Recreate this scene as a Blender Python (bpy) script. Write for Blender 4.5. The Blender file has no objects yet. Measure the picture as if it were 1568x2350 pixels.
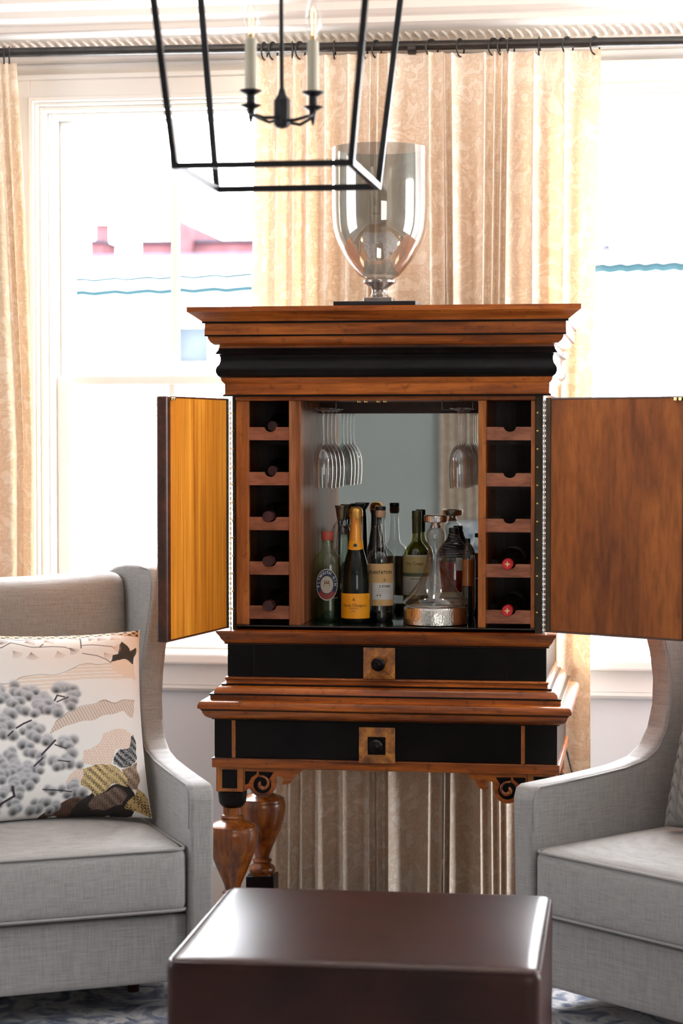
import bpy, bmesh, math, random
import numpy as np
from mathutils import Vector, Matrix

# ---------------------------------------------------------------- camera, sky, lights, exposure
sc = bpy.context.scene
col = sc.collection
FPX, YAW = 4900.0, math.radians(8.37)
PITCH = math.atan(175.0 / FPX)
CAM = Vector((0.7285, -5.7856, 1.5))
cd = bpy.data.cameras.new('camera')
cam = bpy.data.objects.new('camera', cd)
col.objects.link(cam)
cam.location = CAM
cam.rotation_euler = (math.pi / 2 - PITCH, 0, YAW)
cd.sensor_fit = 'VERTICAL'
cd.sensor_height = 36.0
cd.lens = FPX * 36.0 / 2350
cd.clip_start = 0.05
cd.dof.use_dof = True
cd.dof.focus_distance = 5.9
cd.dof.aperture_fstop = 3.2
sc.camera = cam

world = bpy.data.worlds.new('overcast_sky')
sc.world = world
world.use_nodes = True
bgn = world.node_tree.nodes['Background']
bgn.inputs[0].default_value = (0.92, 0.96, 1.0, 1)
bgn.inputs[1].default_value = 36.0

def area(name, loc, rot, sx, sy, power, color):
    l = bpy.data.lights.new(name, 'AREA')
    l.shape = 'RECTANGLE'
    l.size, l.size_y, l.energy, l.color = sx, sy, power, color
    o = bpy.data.objects.new(name, l)
    col.objects.link(o)
    o.location = loc
    o.rotation_euler = rot
    return o
# left and back lamps are added fill; right stands for an unbuilt side window
area('fill_side_left', (-3.2, -1.6, 1.75), (0, math.radians(-90), 0), 1.8, 1.9, 32, (0.93, 0.96, 1.0))
area('daylight_side_right', (3.6, -0.35, 1.6), (0, math.radians(90), 0), 1.9, 1.5, 130, (0.97, 0.98, 1.0))
area('fill_back', (2.5, -7.7, 1.7), (math.radians(90), 0, 0), 2.0, 1.9, 34, (1.0, 0.95, 0.88))
# warm recessed downlights in the ceiling in front of the curtains
for x_ in (-0.75, 0.05, 0.85):
    area('ceiling_downlight', (x_, -0.35, 2.84), (math.radians(28), 0, 0), 0.14, 0.14, 3.5, (1.0, 0.70, 0.45))

sc.view_settings.view_transform = 'Standard'
sc.view_settings.look = 'None'
sc.view_settings.gamma = 1.0
sc.view_settings.exposure = 0.4
sc.view_settings.use_curve_mapping = False
sc.cycles.use_denoising = True
sc.cycles.max_bounces = 10
sc.cycles.diffuse_bounces = 4
sc.cycles.glossy_bounces = 5
sc.cycles.transmission_bounces = 8
sc.cycles.transparent_max_bounces = 24
sc.cycles.sample_clamp_indirect = 6.0
sc.cycles.caustics_reflective = False
sc.cycles.caustics_refractive = False

PI = math.pi
# camera frame, used only to read real positions off the survey of the room
_F = Vector((-math.sin(YAW), math.cos(YAW), 0))
_R = Vector((math.cos(YAW), math.sin(YAW), 0))
_FF = _F * math.cos(PITCH) + Vector((0, 0, -math.sin(PITCH)))
_UU = _F * math.sin(PITCH) + Vector((0, 0, math.cos(PITCH)))
def P(px, py, Y):
    """point of the plane y = Y seen at photograph position px, py"""
    d = _FF + _R * ((px - 784) / FPX) - _UU * ((py - 1175) / FPX)
    return CAM + d * ((Y - CAM.y) / d.y)
def X(px, Y): return P(px, 1000, Y).x
def Z(py, Y, px=866): return P(px, py, Y).z

# ---------------------------------------------------------------- materials
def mat(name):
    m = bpy.data.materials.new(name)
    m.use_nodes = True
    nt = m.node_tree
    return m, nt, nt.nodes['Principled BSDF']
def N(nt, t, **kw):
    n = nt.nodes.new(t)
    for k, v in kw.items():
        if k.startswith('i_'):
            n.inputs[k[2:].replace('_', ' ')].default_value = v
        else:
            setattr(n, k, v)
    return n
def mapped(nt, scale, kind='Object'):
    tc = N(nt, 'ShaderNodeTexCoord')
    mp = N(nt, 'ShaderNodeMapping')
    mp.inputs['Scale'].default_value = scale
    nt.links.new(tc.outputs[kind], mp.inputs['Vector'])
    return mp.outputs[0]
def ramp(nt, fac, stops):
    r = N(nt, 'ShaderNodeValToRGB')
    el = r.color_ramp.elements
    while len(el) < len(stops): el.new(0.5)
    for e, (p, c) in zip(el, stops):
        e.position = p
        e.color = (*c, 1) if len(c) == 3 else c
    nt.links.new(fac, r.inputs[0])
    return r.outputs[0]
def bump(nt, b, h, strength, dist=0.002):
    n = N(nt, 'ShaderNodeBump')
    n.inputs['Strength'].default_value = strength
    n.inputs['Distance'].default_value = dist
    nt.links.new(h, n.inputs['Height'])
    nt.links.new(n.outputs[0], b.inputs['Normal'])
def simple(name, c, rough=0.5, metal=0.0, coat=0.0, var=0.12, scale=(20, 20, 20), **kw):
    m, nt, b = mat(name)
    nz = N(nt, 'ShaderNodeTexNoise'); nz.inputs['Scale'].default_value = 1; nz.inputs['Detail'].default_value = 4
    nt.links.new(mapped(nt, scale), nz.inputs['Vector'])
    lo = tuple(v * (1 - var) for v in c); hi = tuple(min(1, v * (1 + var)) for v in c)
    nt.links.new(ramp(nt, nz.outputs[0], [(0.3, lo), (0.7, hi)]), b.inputs['Base Color'])
    b.inputs['Roughness'].default_value = rough
    b.inputs['Metallic'].default_value = metal
    b.inputs['Coat Weight'].default_value = coat
    b.inputs['Coat Roughness'].default_value = 0.12
    for k, v in kw.items(): b.inputs[k.replace('_', ' ')].default_value = v
    return m
def wood(name, dark, mid, light, scale, rough=0.3, coat=0.2, spots=0.6, fine=7.0, spec=0.4):
    """scale: small along the grain"""
    m, nt, b = mat(name)
    v = mapped(nt, scale)
    a = N(nt, 'ShaderNodeTexNoise'); a.inputs['Scale'].default_value = 1; a.inputs['Detail'].default_value = 6; a.inputs['Distortion'].default_value = 0.6
    nt.links.new(v, a.inputs['Vector'])
    g = N(nt, 'ShaderNodeTexNoise'); g.inputs['Scale'].default_value = fine; g.inputs['Detail'].default_value = 3
    nt.links.new(v, g.inputs['Vector'])
    base = ramp(nt, a.outputs[0], [(0.3, dark), (0.48, mid), (0.68, light)])
    mul = N(nt, 'ShaderNodeMix', data_type='RGBA', blend_type='MULTIPLY')
    mul.inputs[0].default_value = 0.7
    nt.links.new(base, mul.inputs[6])
    nt.links.new(ramp(nt, g.outputs[0], [(0.3, (0.55, 0.5, 0.45)), (0.6, (1.1, 1.1, 1.1))]), mul.inputs[7])
    s = N(nt, 'ShaderNodeTexNoise'); s.inputs['Scale'].default_value = 45; s.inputs['Detail'].default_value = 2
    nt.links.new(mapped(nt, (1, 1, 1)), s.inputs['Vector'])
    m2 = N(nt, 'ShaderNodeMix', data_type='RGBA', blend_type='MULTIPLY')
    m2.inputs[0].default_value = spots
    nt.links.new(mul.outputs[2], m2.inputs[6])
    nt.links.new(ramp(nt, s.outputs[0], [(0.28, (0.35, 0.3, 0.28)), (0.4, (1, 1, 1))]), m2.inputs[7])
    nt.links.new(m2.outputs[2], b.inputs['Base Color'])
    b.inputs['Roughness'].default_value = rough
    b.inputs['Specular IOR Level'].default_value = spec
    b.inputs['Coat Weight'].default_value = coat
    b.inputs['Coat Roughness'].default_value = 0.18
    bump(nt, b, g.outputs[0], 0.08, 0.0006)
    return m
D, M_, L = (0.06, 0.013, 0.003), (0.24, 0.055, 0.008), (0.44, 0.12, 0.016)
w_h = wood('antique_wood_long', D, M_, L, (2.2, 24, 24), 0.3, 0.15)
w_v = wood('antique_wood_upright', (0.16, 0.042, 0.008), (0.33, 0.095, 0.02), (0.5, 0.17, 0.034), (16, 16, 1.6))
w_y = wood('antique_wood_deep', (0.10, 0.03, 0.01), (0.22, 0.075, 0.025), (0.36, 0.14, 0.05), (16, 2, 16))
w_door_l = wood('lit_door_veneer', (0.36, 0.10, 0.006), (0.55, 0.19, 0.014), (0.72, 0.29, 0.03), (26, 26, 0.9), 0.45, 0.0, 0.1, 3.0, 0.25)  # left door veneer, strong light from the right put into the colour
w_door_r = wood('shaded_door_veneer', (0.13, 0.033, 0.005), (0.24, 0.066, 0.010), (0.36, 0.11, 0.016), (9, 9, 1.6), 0.5, 0.0, 0.15, 8.0, 0.25)  # right door veneer, darkened because it faces away from the light
w_red = wood('reddish_side_veneer', (0.17, 0.055, 0.022), (0.30, 0.11, 0.045), (0.46, 0.2, 0.09), (18, 18, 1.0), 0.5, 0.0, 0.1, spec=0.12)
w_rack = wood('rack_rail_wood', (0.18, 0.055, 0.026), (0.29, 0.10, 0.05), (0.36, 0.14, 0.075), (4, 16, 16), 0.45, 0.1, 0.2)
w_edge = wood('dark_edge_wood', (0.03, 0.008, 0.004), (0.055, 0.014, 0.006), (0.09, 0.022, 0.008), (4, 14, 14))
w_dark = wood('dark_inner_wood', (0.020, 0.009, 0.007), (0.035, 0.016, 0.012), (0.055, 0.026, 0.019), (16, 16, 1.6), 0.5, 0.1)
w_burl = wood('burl_wood', (0.13, 0.035, 0.005), (0.31, 0.10, 0.012), (0.5, 0.19, 0.022), (30, 30, 30), 0.3, 0.4, 0.7)
w_leg = wood('turned_leg_wood', (0.07, 0.018, 0.004), (0.21, 0.055, 0.009), (0.38, 0.115, 0.016), (18, 18, 2.2), 0.25, 0.5, 0.5)
w_pale = wood('raw_pale_wood', (0.55, 0.38, 0.2), (0.7, 0.52, 0.3), (0.78, 0.6, 0.38), (10, 10, 1.5), 0.6, 0.0, 0.2)
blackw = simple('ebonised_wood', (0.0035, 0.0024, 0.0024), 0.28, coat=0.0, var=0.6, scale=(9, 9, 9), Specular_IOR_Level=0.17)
blackg = simple('black_glass', (0.006, 0.008, 0.009), 0.05, coat=0.5, var=0.2)
iron = simple('black_iron', (0.010, 0.009, 0.012), 0.42, 0.3, var=0.3)
bronze = simple('dark_bronze_rod', (0.035, 0.032, 0.03), 0.38, 0.6, var=0.2)
hingem = simple('aged_hinge_brass', (0.045, 0.033, 0.02), 0.45, 0.7, var=0.3)
brass = simple('polished_brass', (0.75, 0.5, 0.2), 0.25, 1.0, var=0.1)
steel = simple('bright_steel', (0.85, 0.83, 0.8), 0.2, 1.0, var=0.05)
gun = simple('dark_wire', (0.06, 0.05, 0.045), 0.35, 0.8, var=0.2)
white_p = simple('warmed_white_paint', (0.84, 0.79, 0.74), 0.35, var=0.02, scale=(3, 3, 3))  # white trim, tinted warm to imitate warm light near the ceiling
white_w = simple('window_white_paint', (0.85, 0.83, 0.80), 0.3, var=0.02, scale=(3, 3, 3))
wallm = simple('grey_wall_paint', (0.66, 0.66, 0.68), 0.6, var=0.03, scale=(2, 2, 2))
wallb = simple('sage_wall_paint', (0.50, 0.55, 0.535), 0.7, var=0.03, scale=(2, 2, 2))
ceilm = simple('ceiling_paint', (0.86, 0.84, 0.82), 0.7, var=0.02, scale=(2, 2, 2))
mirm, nt_, b_ = mat('mirror_silver')
b_.inputs['Base Color'].default_value = (0.86, 0.89, 0.88, 1); b_.inputs['Metallic'].default_value = 1; b_.inputs['Roughness'].default_value = 0.01

def thin_glass(name, tint, gloss=0.06, edge=0.75, power=3.0, gcol=(1, 1, 1)):
    """thin walled glass: clear seen straight on, mirror like at its edges"""
    m = bpy.data.materials.new(name); m.use_nodes = True
    nt = m.node_tree; nt.nodes.clear()
    out = N(nt, 'ShaderNodeOutputMaterial')
    tr = N(nt, 'ShaderNodeBsdfTransparent'); tr.inputs[0].default_value = (*tint, 1)
    gl = N(nt, 'ShaderNodeBsdfGlossy'); gl.inputs['Roughness'].default_value = 0.03; gl.inputs[0].default_value = (*gcol, 1)
    lw = N(nt, 'ShaderNodeLayerWeight'); lw.inputs[0].default_value = 0.5
    pw = N(nt, 'ShaderNodeMath', operation='POWER'); pw.inputs[1].default_value = power
    nt.links.new(lw.outputs['Facing'], pw.inputs[0])
    ma = N(nt, 'ShaderNodeMath', operation='MULTIPLY_ADD'); ma.inputs[1].default_value = edge; ma.inputs[2].default_value = gloss
    nt.links.new(pw.outputs[0], ma.inputs[0])
    mx = N(nt, 'ShaderNodeMixShader')
    nt.links.new(ma.outputs[0], mx.inputs[0]); nt.links.new(tr.outputs[0], mx.inputs[1]); nt.links.new(gl.outputs[0], mx.inputs[2])
    nt.links.new(mx.outputs[0], out.inputs[0])
    return m
g_clear = thin_glass('clear_glass', (0.91, 0.93, 0.93), 0.07, 0.85, 2.2)
g_stem = thin_glass('stemware_glass', (0.9, 0.9, 0.9), 0.1, 0.9, 2.0)
g_pane = thin_glass('window_pane_glass', (0.99, 0.99, 0.99), 0.01, 0.3, 5)
g_smoke = thin_glass('smoky_luster_glass', (0.76, 0.75, 0.72), 0.20, 0.75, 2.2, (0.92, 0.92, 0.92))
g_green = thin_glass('green_tint_glass', (0.86, 0.91, 0.80), 0.05, 0.7)
g_blue = thin_glass('blue_grey_glass', (0.30, 0.42, 0.5), 0.07, 0.7)
g_olive = thin_glass('olive_glass', (0.50, 0.50, 0.22), 0.07, 0.7)
g_bulb = thin_glass('bulb_glass', (0.97, 0.97, 0.97), 0.04, 0.5, 2.5)
g_dark = simple('dark_bottle_glass', (0.003, 0.006, 0.004), 0.05, var=0.1, Specular_IOR_Level=0.45)
liq_red = simple('red_liquor', (0.20, 0.008, 0.006), 0.25, var=0.2, Specular_IOR_Level=0.15)
liq_amb = simple('amber_liquor', (0.60, 0.15, 0.01), 0.2, var=0.2, Specular_IOR_Level=0.2)
liq_grn = simple('deep_green_base', (0.006, 0.03, 0.008), 0.1, coat=0.6, var=0.5)

def linen(name, c, sc_=1.0, trans=False, pat=None, wv=0.38):
    m, nt, b = mat(name)
    h = N(nt, 'ShaderNodeTexNoise'); h.inputs['Scale'].default_value = 1; h.inputs['Detail'].default_value = 5
    nt.links.new(mapped(nt, (20 * sc_, 20 * sc_, 420 * sc_)), h.inputs['Vector'])
    v = N(nt, 'ShaderNodeTexNoise'); v.inputs['Scale'].default_value = 1; v.inputs['Detail'].default_value = 5
    nt.links.new(mapped(nt, (420 * sc_, 420 * sc_, 18 * sc_)), v.inputs['Vector'])
    ad = N(nt, 'ShaderNodeMath', operation='ADD')
    nt.links.new(h.outputs[0], ad.inputs[0]); nt.links.new(v.outputs[0], ad.inputs[1])
    hf = N(nt, 'ShaderNodeMath', operation='MULTIPLY'); hf.inputs[1].default_value = 0.5
    nt.links.new(ad.outputs[0], hf.inputs[0])
    colr = ramp(nt, hf.outputs[0], [(0.36, tuple(x * (1 - wv) for x in c)), (0.5, c), (0.64, tuple(min(1, x * (1 + wv * 0.7)) for x in c))])
    if pat:
        p, ps = pat
        z = N(nt, 'ShaderNodeTexNoise'); z.inputs['Scale'].default_value = ps; z.inputs['Detail'].default_value = 1.5; z.inputs['Distortion'].default_value = 2.6
        nt.links.new(mapped(nt, (1, 1, 1), 'UV'), z.inputs['Vector'])
        z2 = N(nt, 'ShaderNodeTexNoise'); z2.inputs['Scale'].default_value = ps * 5; z2.inputs['Detail'].default_value = 2; z2.inputs['Distortion'].default_value = 1
        nt.links.new(mapped(nt, (1, 1, 1), 'UV'), z2.inputs['Vector'])
        mn = N(nt, 'ShaderNodeMath', operation='MULTIPLY_ADD'); mn.inputs[1].default_value = 0.25
        nt.links.new(z2.outputs[0], mn.inputs[0]); nt.links.new(z.outputs[0], mn.inputs[2])
        mk = ramp(nt, mn.outputs[0], [(0.55, (0, 0, 0)), (0.58, (1, 1, 1)), (0.68, (1, 1, 1)), (0.70, (0.15, 0.15, 0.15)), (0.76, (1, 1, 1))])
        mx = N(nt, 'ShaderNodeMix', data_type='RGBA')
        nt.links.new(mk, mx.inputs[0]); nt.links.new(colr, mx.inputs[6])
        ml = N(nt, 'ShaderNodeMix', data_type='RGBA', blend_type='MULTIPLY'); ml.inputs[0].default_value = 1
        nt.links.new(colr, ml.inputs[6]); ml.inputs[7].default_value = (*p, 1)
        nt.links.new(ml.outputs[2], mx.inputs[7])
        colr = mx.outputs[2]
    nt.links.new(colr, b.inputs['Base Color'])
    b.inputs['Roughness'].default_value = 0.9
    b.inputs['Sheen Weight'].default_value = 0.15
    bump(nt, b, hf.outputs[0], 0.5, 0.001)
    if trans:
        out = nt.nodes['Material Output']
        tl = N(nt, 'ShaderNodeBsdfTranslucent')
        warm = N(nt, 'ShaderNodeMix', data_type='RGBA', blend_type='MULTIPLY'); warm.inputs[0].default_value = 1
        nt.links.new(colr, warm.inputs[6]); warm.inputs[7].default_value = (1, 0.8, 0.55, 1)
        nt.links.new(warm.outputs[2], tl.inputs[0])
        mx = N(nt, 'ShaderNodeMixShader'); mx.inputs[0].default_value = 0.10
        nt.links.new(b.outputs[0], mx.inputs[1]); nt.links.new(tl.outputs[0], mx.inputs[2])
        nt.links.new(mx.outputs[0], out.inputs[0])
    return m
grey_l = linen('grey_linen', (0.33, 0.318, 0.31), wv=0.22)
curt_m = linen('damask_curtain', (0.88, 0.79, 0.69), 1.0, True, ((0.86, 0.79, 0.72), 11.0), 0.12)
lea, nt_, b_ = mat('brown_leather')
v_ = mapped(nt_, (1, 1, 1))
n_ = N(nt_, 'ShaderNodeTexNoise'); n_.inputs['Scale'].default_value = 5; n_.inputs['Detail'].default_value = 5
nt_.links.new(v_, n_.inputs['Vector'])
nt_.links.new(ramp(nt_, n_.outputs[0], [(0.3, (0.016, 0.004, 0.0028)), (0.7, (0.036, 0.010, 0.0065))]), b_.inputs['Base Color'])
n2_ = N(nt_, 'ShaderNodeTexVoronoi'); n2_.inputs['Scale'].default_value = 420
nt_.links.new(v_, n2_.inputs['Vector'])
bump(nt_, b_, n2_.outputs[0], 0.12, 0.0005)
b_.inputs['Roughness'].default_value = 0.34; b_.inputs['Specular IOR Level'].default_value = 0.3
rugm, nt_, b_ = mat('blue_grey_rug')
n_ = N(nt_, 'ShaderNodeTexNoise'); n_.inputs['Scale'].default_value = 9; n_.inputs['Detail'].default_value = 9; n_.inputs['Distortion'].default_value = 1.5
nt_.links.new(mapped(nt_, (1, 1, 1)), n_.inputs['Vector'])
nt_.links.new(ramp(nt_, n_.outputs[0], [(0.34, (0.08, 0.10, 0.16)), (0.46, (0.24, 0.26, 0.32)), (0.55, (0.55, 0.54, 0.54)), (0.7, (0.28, 0.29, 0.32))]), b_.inputs['Base Color'])
b_.inputs['Roughness'].default_value = 0.95
bump(nt_, b_, n_.outputs[0], 0.6, 0.006)
floorm = wood('oak_floor', (0.10, 0.05, 0.025), (0.2, 0.11, 0.055), (0.28, 0.16, 0.08), (14, 1.2, 14), 0.35, 0.2)

# ---------------------------------------------------------------- geometry helpers
def tag(o, label=None, cat=None, group=None, kind=None):
    if label: o['label'] = label
    if cat: o['category'] = cat
    if group: o['group'] = group
    if kind: o['kind'] = kind
    return o
def empty(name, loc=(0, 0, 0), rz=0, label=None, cat=None, group=None):
    o = bpy.data.objects.new(name, None)
    col.objects.link(o)
    o.location = loc
    o.rotation_euler = (0, 0, rz)
    return tag(o, label, cat, group)
def obj(name, bm, m, parent=None, smooth=None, world=False, label=None):
    """one mesh object; world=True: the shape is in world coordinates under an unrotated parent"""
    if isinstance(bm, bmesh.types.BMesh):
        me = bpy.data.meshes.new(name)
        bm.normal_update()
        bm.to_mesh(me); bm.free()
    else:
        me = bm
    if m: me.materials.append(m)
    o = bpy.data.objects.new(name, me)
    col.objects.link(o)
    if parent:
        o.parent = parent
        if world:
            off = Vector((0, 0, 0)); q = parent
            while q: off += q.location; q = q.parent
            o.location = -off
    if smooth is not None:
        for p in me.polygons: p.use_smooth = True
        me.set_sharp_from_angle(angle=math.radians(smooth))
    if label: o['label'] = label
    return o
def copy_tree(o, parent=None):
    c = o.copy(); col.objects.link(c); c.parent = parent
    for ch in [q for q in all_objs if q.parent == o] if False else list(o.children): copy_tree(ch, c)
    return c
def BM(): return bmesh.new()
def box(bm, x0, x1, y0, y1, z0, z1, bev=0.0, seg=2):
    vs = [bm.verts.new((x, y, z)) for x in (x0, x1) for y in (y0, y1) for z in (z0, z1)]
    fs = [bm.faces.new([vs[i] for i in f]) for f in ((0, 1, 3, 2), (4, 6, 7, 5), (0, 4, 5, 1), (2, 3, 7, 6), (0, 2, 6, 4), (1, 5, 7, 3))]
    if bev:
        es = list({e for f in fs for e in f.edges})
        bmesh.ops.bevel(bm, geom=es, offset=bev, segments=seg, affect='EDGES', profile=0.5)
    return bm
def lathe(bm, prof, cx=0, cy=0, seg=32, sx=1, sy=1, z0=0):
    """prof: (radius, z) bottom to top or the reverse"""
    rings = []
    for r, z in prof:
        if r < 1e-6: rings.append([bm.verts.new((cx, cy, z + z0))])
        else: rings.append([bm.verts.new((cx + math.cos(2 * PI * i / seg) * r * sx, cy + math.sin(2 * PI * i / seg) * r * sy, z + z0)) for i in range(seg)])
    for a, b in zip(rings, rings[1:]):
        for i in range(seg):
            j = (i + 1) % seg
            if len(a) == 1 and len(b) == 1: continue
            if len(a) == 1: bm.faces.new((a[0], b[i], b[j]))
            elif len(b) == 1: bm.faces.new((a[i], b[0], a[j]))
            else: bm.faces.new((a[i], a[j], b[j], b[i]))
    bmesh.ops.recalc_face_normals(bm, faces=bm.faces)
    return bm
def tube(bm, pts, r, seg=8, closed=False):
    pts = [Vector(p) for p in pts]
    n = len(pts); rings = []; up = None
    for i, p in enumerate(pts):
        a = pts[(i - 1) % n] if (closed or i > 0) else p
        c = pts[(i + 1) % n] if (closed or i < n - 1) else p
        t = (c - a).normalized()
        if up is None: up = Vector((0, 0, 1)) if abs(t.z) < 0.9 else Vector((1, 0, 0))
        s = t.cross(up).normalized(); up = s.cross(t).normalized()
        rr = r[i] if isinstance(r, (list, tuple)) else r
        rings.append([bm.verts.new(p + (s * math.cos(2 * PI * k / seg) + up * math.sin(2 * PI * k / seg)) * rr) for k in range(seg)])
    m = n if closed else n - 1
    for i in range(m):
        a, b = rings[i], rings[(i + 1) % n]
        for k in range(seg):
            j = (k + 1) % seg
            bm.faces.new((a[k], a[j], b[j], b[k]))
    if not closed:
        bm.faces.new(rings[0][::-1]); bm.faces.new(rings[-1])
    bmesh.ops.recalc_face_normals(bm, faces=bm.faces)
    return bm
def sweep_rect(bm, prof, x0, x1, y0, y1):
    """moulding: prof = (offset outwards, z) carried round the rectangle with mitred corners, ends closed"""
    rings = [[bm.verts.new(c) for c in ((x0 - o, y0 - o, z), (x1 + o, y0 - o, z), (x1 + o, y1, z), (x0 - o, y1, z))] for o, z in prof]
    for a, b in zip(rings, rings[1:]):
        for i in range(4):
            j = (i + 1) % 4
            bm.faces.new((a[i], a[j], b[j], b[i]))
    bm.faces.new(rings[0]); bm.faces.new(rings[-1][::-1])
    bmesh.ops.recalc_face_normals(bm, faces=bm.faces)
    return bm
def extrude_x(bm, prof, x0, x1):
    """prof: closed polygon of (y, z)"""
    a = [bm.verts.new((x0, y, z)) for y, z in prof]; b = [bm.verts.new((x1, y, z)) for y, z in prof]
    n = len(prof)
    for i in range(n):
        j = (i + 1) % n
        bm.faces.new((a[i], a[j], b[j], b[i]))
    bm.faces.new(a); bm.faces.new(b[::-1])
    bmesh.ops.recalc_face_normals(bm, faces=bm.faces)
    return bm
def extrude_y(bm, poly, y0, y1):
    """poly: closed polygon of (x, z)"""
    a = [bm.verts.new((x, y0, z)) for x, z in poly]; b = [bm.verts.new((x, y1, z)) for x, z in poly]
    n = len(poly)
    for i in range(n):
        j = (i + 1) % n
        bm.faces.new((a[i], a[j], b[j], b[i]))
    bm.faces.new(a); bm.faces.new(b[::-1])
    bmesh.ops.recalc_face_normals(bm, faces=bm.faces)
    return bm
def frame(bm, x0, x1, z0, z1, w, y0, y1, bottom=True, top=True):
    """four boards of width w inside the rectangle"""
    box(bm, x0, x0 + w, y0, y1, z0, z1); box(bm, x1 - w, x1, y0, y1, z0, z1)
    if top: box(bm, x0 + w, x1 - w, y0, y1, z1 - w, z1)
    if bottom: box(bm, x0 + w, x1 - w, y0, y1, z0, z0 + w)
    return bm
def softbox(w, d, h, r, crown=0.0, cuts=14, c0=(0, 0, 0), dome=0.0):
    """rounded upholstered block, base centre at c0"""
    bm = BM()
    bmesh.ops.create_cube(bm, size=2.0)
    bmesh.ops.subdivide_edges(bm, edges=bm.edges[:], cuts=cuts, use_grid_fill=True)
    hx, hy, hz = w / 2, d / 2, h / 2
    for v in bm.verts:
        q = [math.copysign(abs(c) ** 0.6, c) if False else math.sin(c * PI / 2) * 0.6 + c * 0.4 for c in v.co]
        p = Vector((q[0] * hx, q[1] * hy, q[2] * hz))
        i = Vector((max(-hx + r, min(hx - r, p.x)), max(-hy + r, min(hy - r, p.y)), max(-hz + r, min(hz - r, p.z))))
        dv = p - i
        if dv.length > 1e-6: p = i + dv.normalized() * r
        u, v2 = q[0], q[1]
        if crown and p.z > 0: p.z += crown * (1 - u * u) * (1 - v2 * v2)
        if dome:
            p.x += math.copysign(dome * (1 - v2 * v2) * (1 - q[2] ** 2), u) * (abs(u) > 0.95)
            p.y += math.copysign(dome * (1 - u * u) * (1 - q[2] ** 2), v2) * (abs(v2) > 0.95)
        v.co = p + Vector((c0[0], c0[1], c0[2] + hz))
    return bm
_fc = {}
def text_verts(s, size):
    """flat outline mesh of a word, centred: list of xy, list of faces"""
    k = (s, size)
    if k in _fc: return _fc[k]
    cu = bpy.data.curves.new('t', 'FONT'); cu.body = s; cu.size = size; cu.align_x = 'CENTER'; cu.align_y = 'CENTER'; cu.resolution_u = 3; cu.offset = size * 0.018
    o = bpy.data.objects.new('t', cu); col.objects.link(o)
    dg = bpy.context.evaluated_depsgraph_get()
    me = bpy.data.meshes.new_from_object(o.evaluated_get(dg))
    vs = [(v.co.x, v.co.y) for v in me.vertices]; fs = [tuple(p.vertices) for p in me.polygons]
    bpy.data.objects.remove(o); bpy.data.curves.remove(cu); bpy.data.meshes.remove(me)
    _fc[k] = (vs, fs)
    return vs, fs
def letter(bm, s, size, fn, sx=1.0):
    """lettering laid on a surface by fn(x, y) -> point"""
    vs, fs = text_verts(s, size)
    vv = [bm.verts.new(fn(x * sx, y)) for x, y in vs]
    for f in fs:
        try: bm.faces.new([vv[i] for i in f])
        except ValueError: pass
    return bm
def cyl_patch(bm, r, a0, a1, z0, z1, cx=0, cy=0, n=24):
    """label wrapped on a bottle; angles in degrees, 0 = towards the room (-y), positive to the right"""
    lo, hi = [], []
    for i in range(n + 1):
        a = math.radians(a0 + (a1 - a0) * i / n)
        x, y = cx + r * math.sin(a), cy - r * math.cos(a)
        lo.append(bm.verts.new((x, y, z0))); hi.append(bm.verts.new((x, y, z1)))
    for i in range(n): bm.faces.new((lo[i], lo[i + 1], hi[i + 1], hi[i]))
    return bm
def on_cyl(r, zc, a0=0.0, cx=0, cy=0):
    def fn(x, y):
        a = x / r + math.radians(a0)
        return (cx + r * math.sin(a), cy - r * math.cos(a), zc + y)
    return fn

# ================================================================ the room
YW = 0.80                     # face of the window wall
XL, XR, YB, ZC = -3.3, 3.7, -8.0, 2.86
def struct(name, bm, m, parent=None, smooth=None):
    o = obj(name, bm, m, parent, smooth)
    if parent is None: o['kind'] = 'structure'
    return o
# window openings measured at the wall: (x0, x1, z0, z1)
wz0, wz1 = Z(1500, YW), Z(240, YW)
w1 = (X(107, YW), X(664, YW)); ww = w1[1] - w1[0]
w2x0 = X(1290, YW)
w2 = (w2x0, w2x0 + ww)
bm = BM()
g_ = 0.007
for a, b in ((XL - 0.1, w1[0] - g_), (w1[1] + g_, w2[0] - g_), (w2[1] + g_, XR + 0.1)): box(bm, a, b, YW, YW + 0.2, 0, ZC)
for a, b in (w1, w2):
    box(bm, a - g_, b + g_, YW, YW + 0.2, 0, wz0 - g_); box(bm, a - g_, b + g_, YW, YW + 0.2, wz1 + g_, ZC)
struct('wall_front', bm, wallm)
struct('floor', box(BM(), XL - 0.1, XR + 0.1, YB - 0.1, YW + 0.2, -0.1, 0), floorm)
struct('ceiling', box(BM(), XL - 0.1, XR + 0.1, YB - 0.1, YW + 0.2, ZC, ZC + 0.1), ceilm)
struct('wall_left', box(BM(), XL - 0.1, XL, YB, YW, 0, ZC), wallb)
struct('wall_right', box(BM(), XR, XR + 0.1, YB, YW, 0, ZC), wallb)
struct('wall_back', box(BM(), XL - 0.1, XR + 0.1, YB - 0.1, YB, 0, ZC), wallb)
# painted panelling of the window wall: everything above sill height is warm-tinted white, moulded
bm = BM()
for a, b in ((XL, w1[0] - 0.13), (w1[1] + 0.13, w2[0] - 0.13), (w2[1] + 0.13, XR)): box(bm, a, b, YW - 0.012, YW, 0.95, ZC - 0.1)
for a, b in (w1, w2): box(bm, a - 0.13, b + 0.13, YW - 0.012, YW, wz1 + 0.10, ZC - 0.1)
struct('trim_1', bm, white_p)
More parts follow.
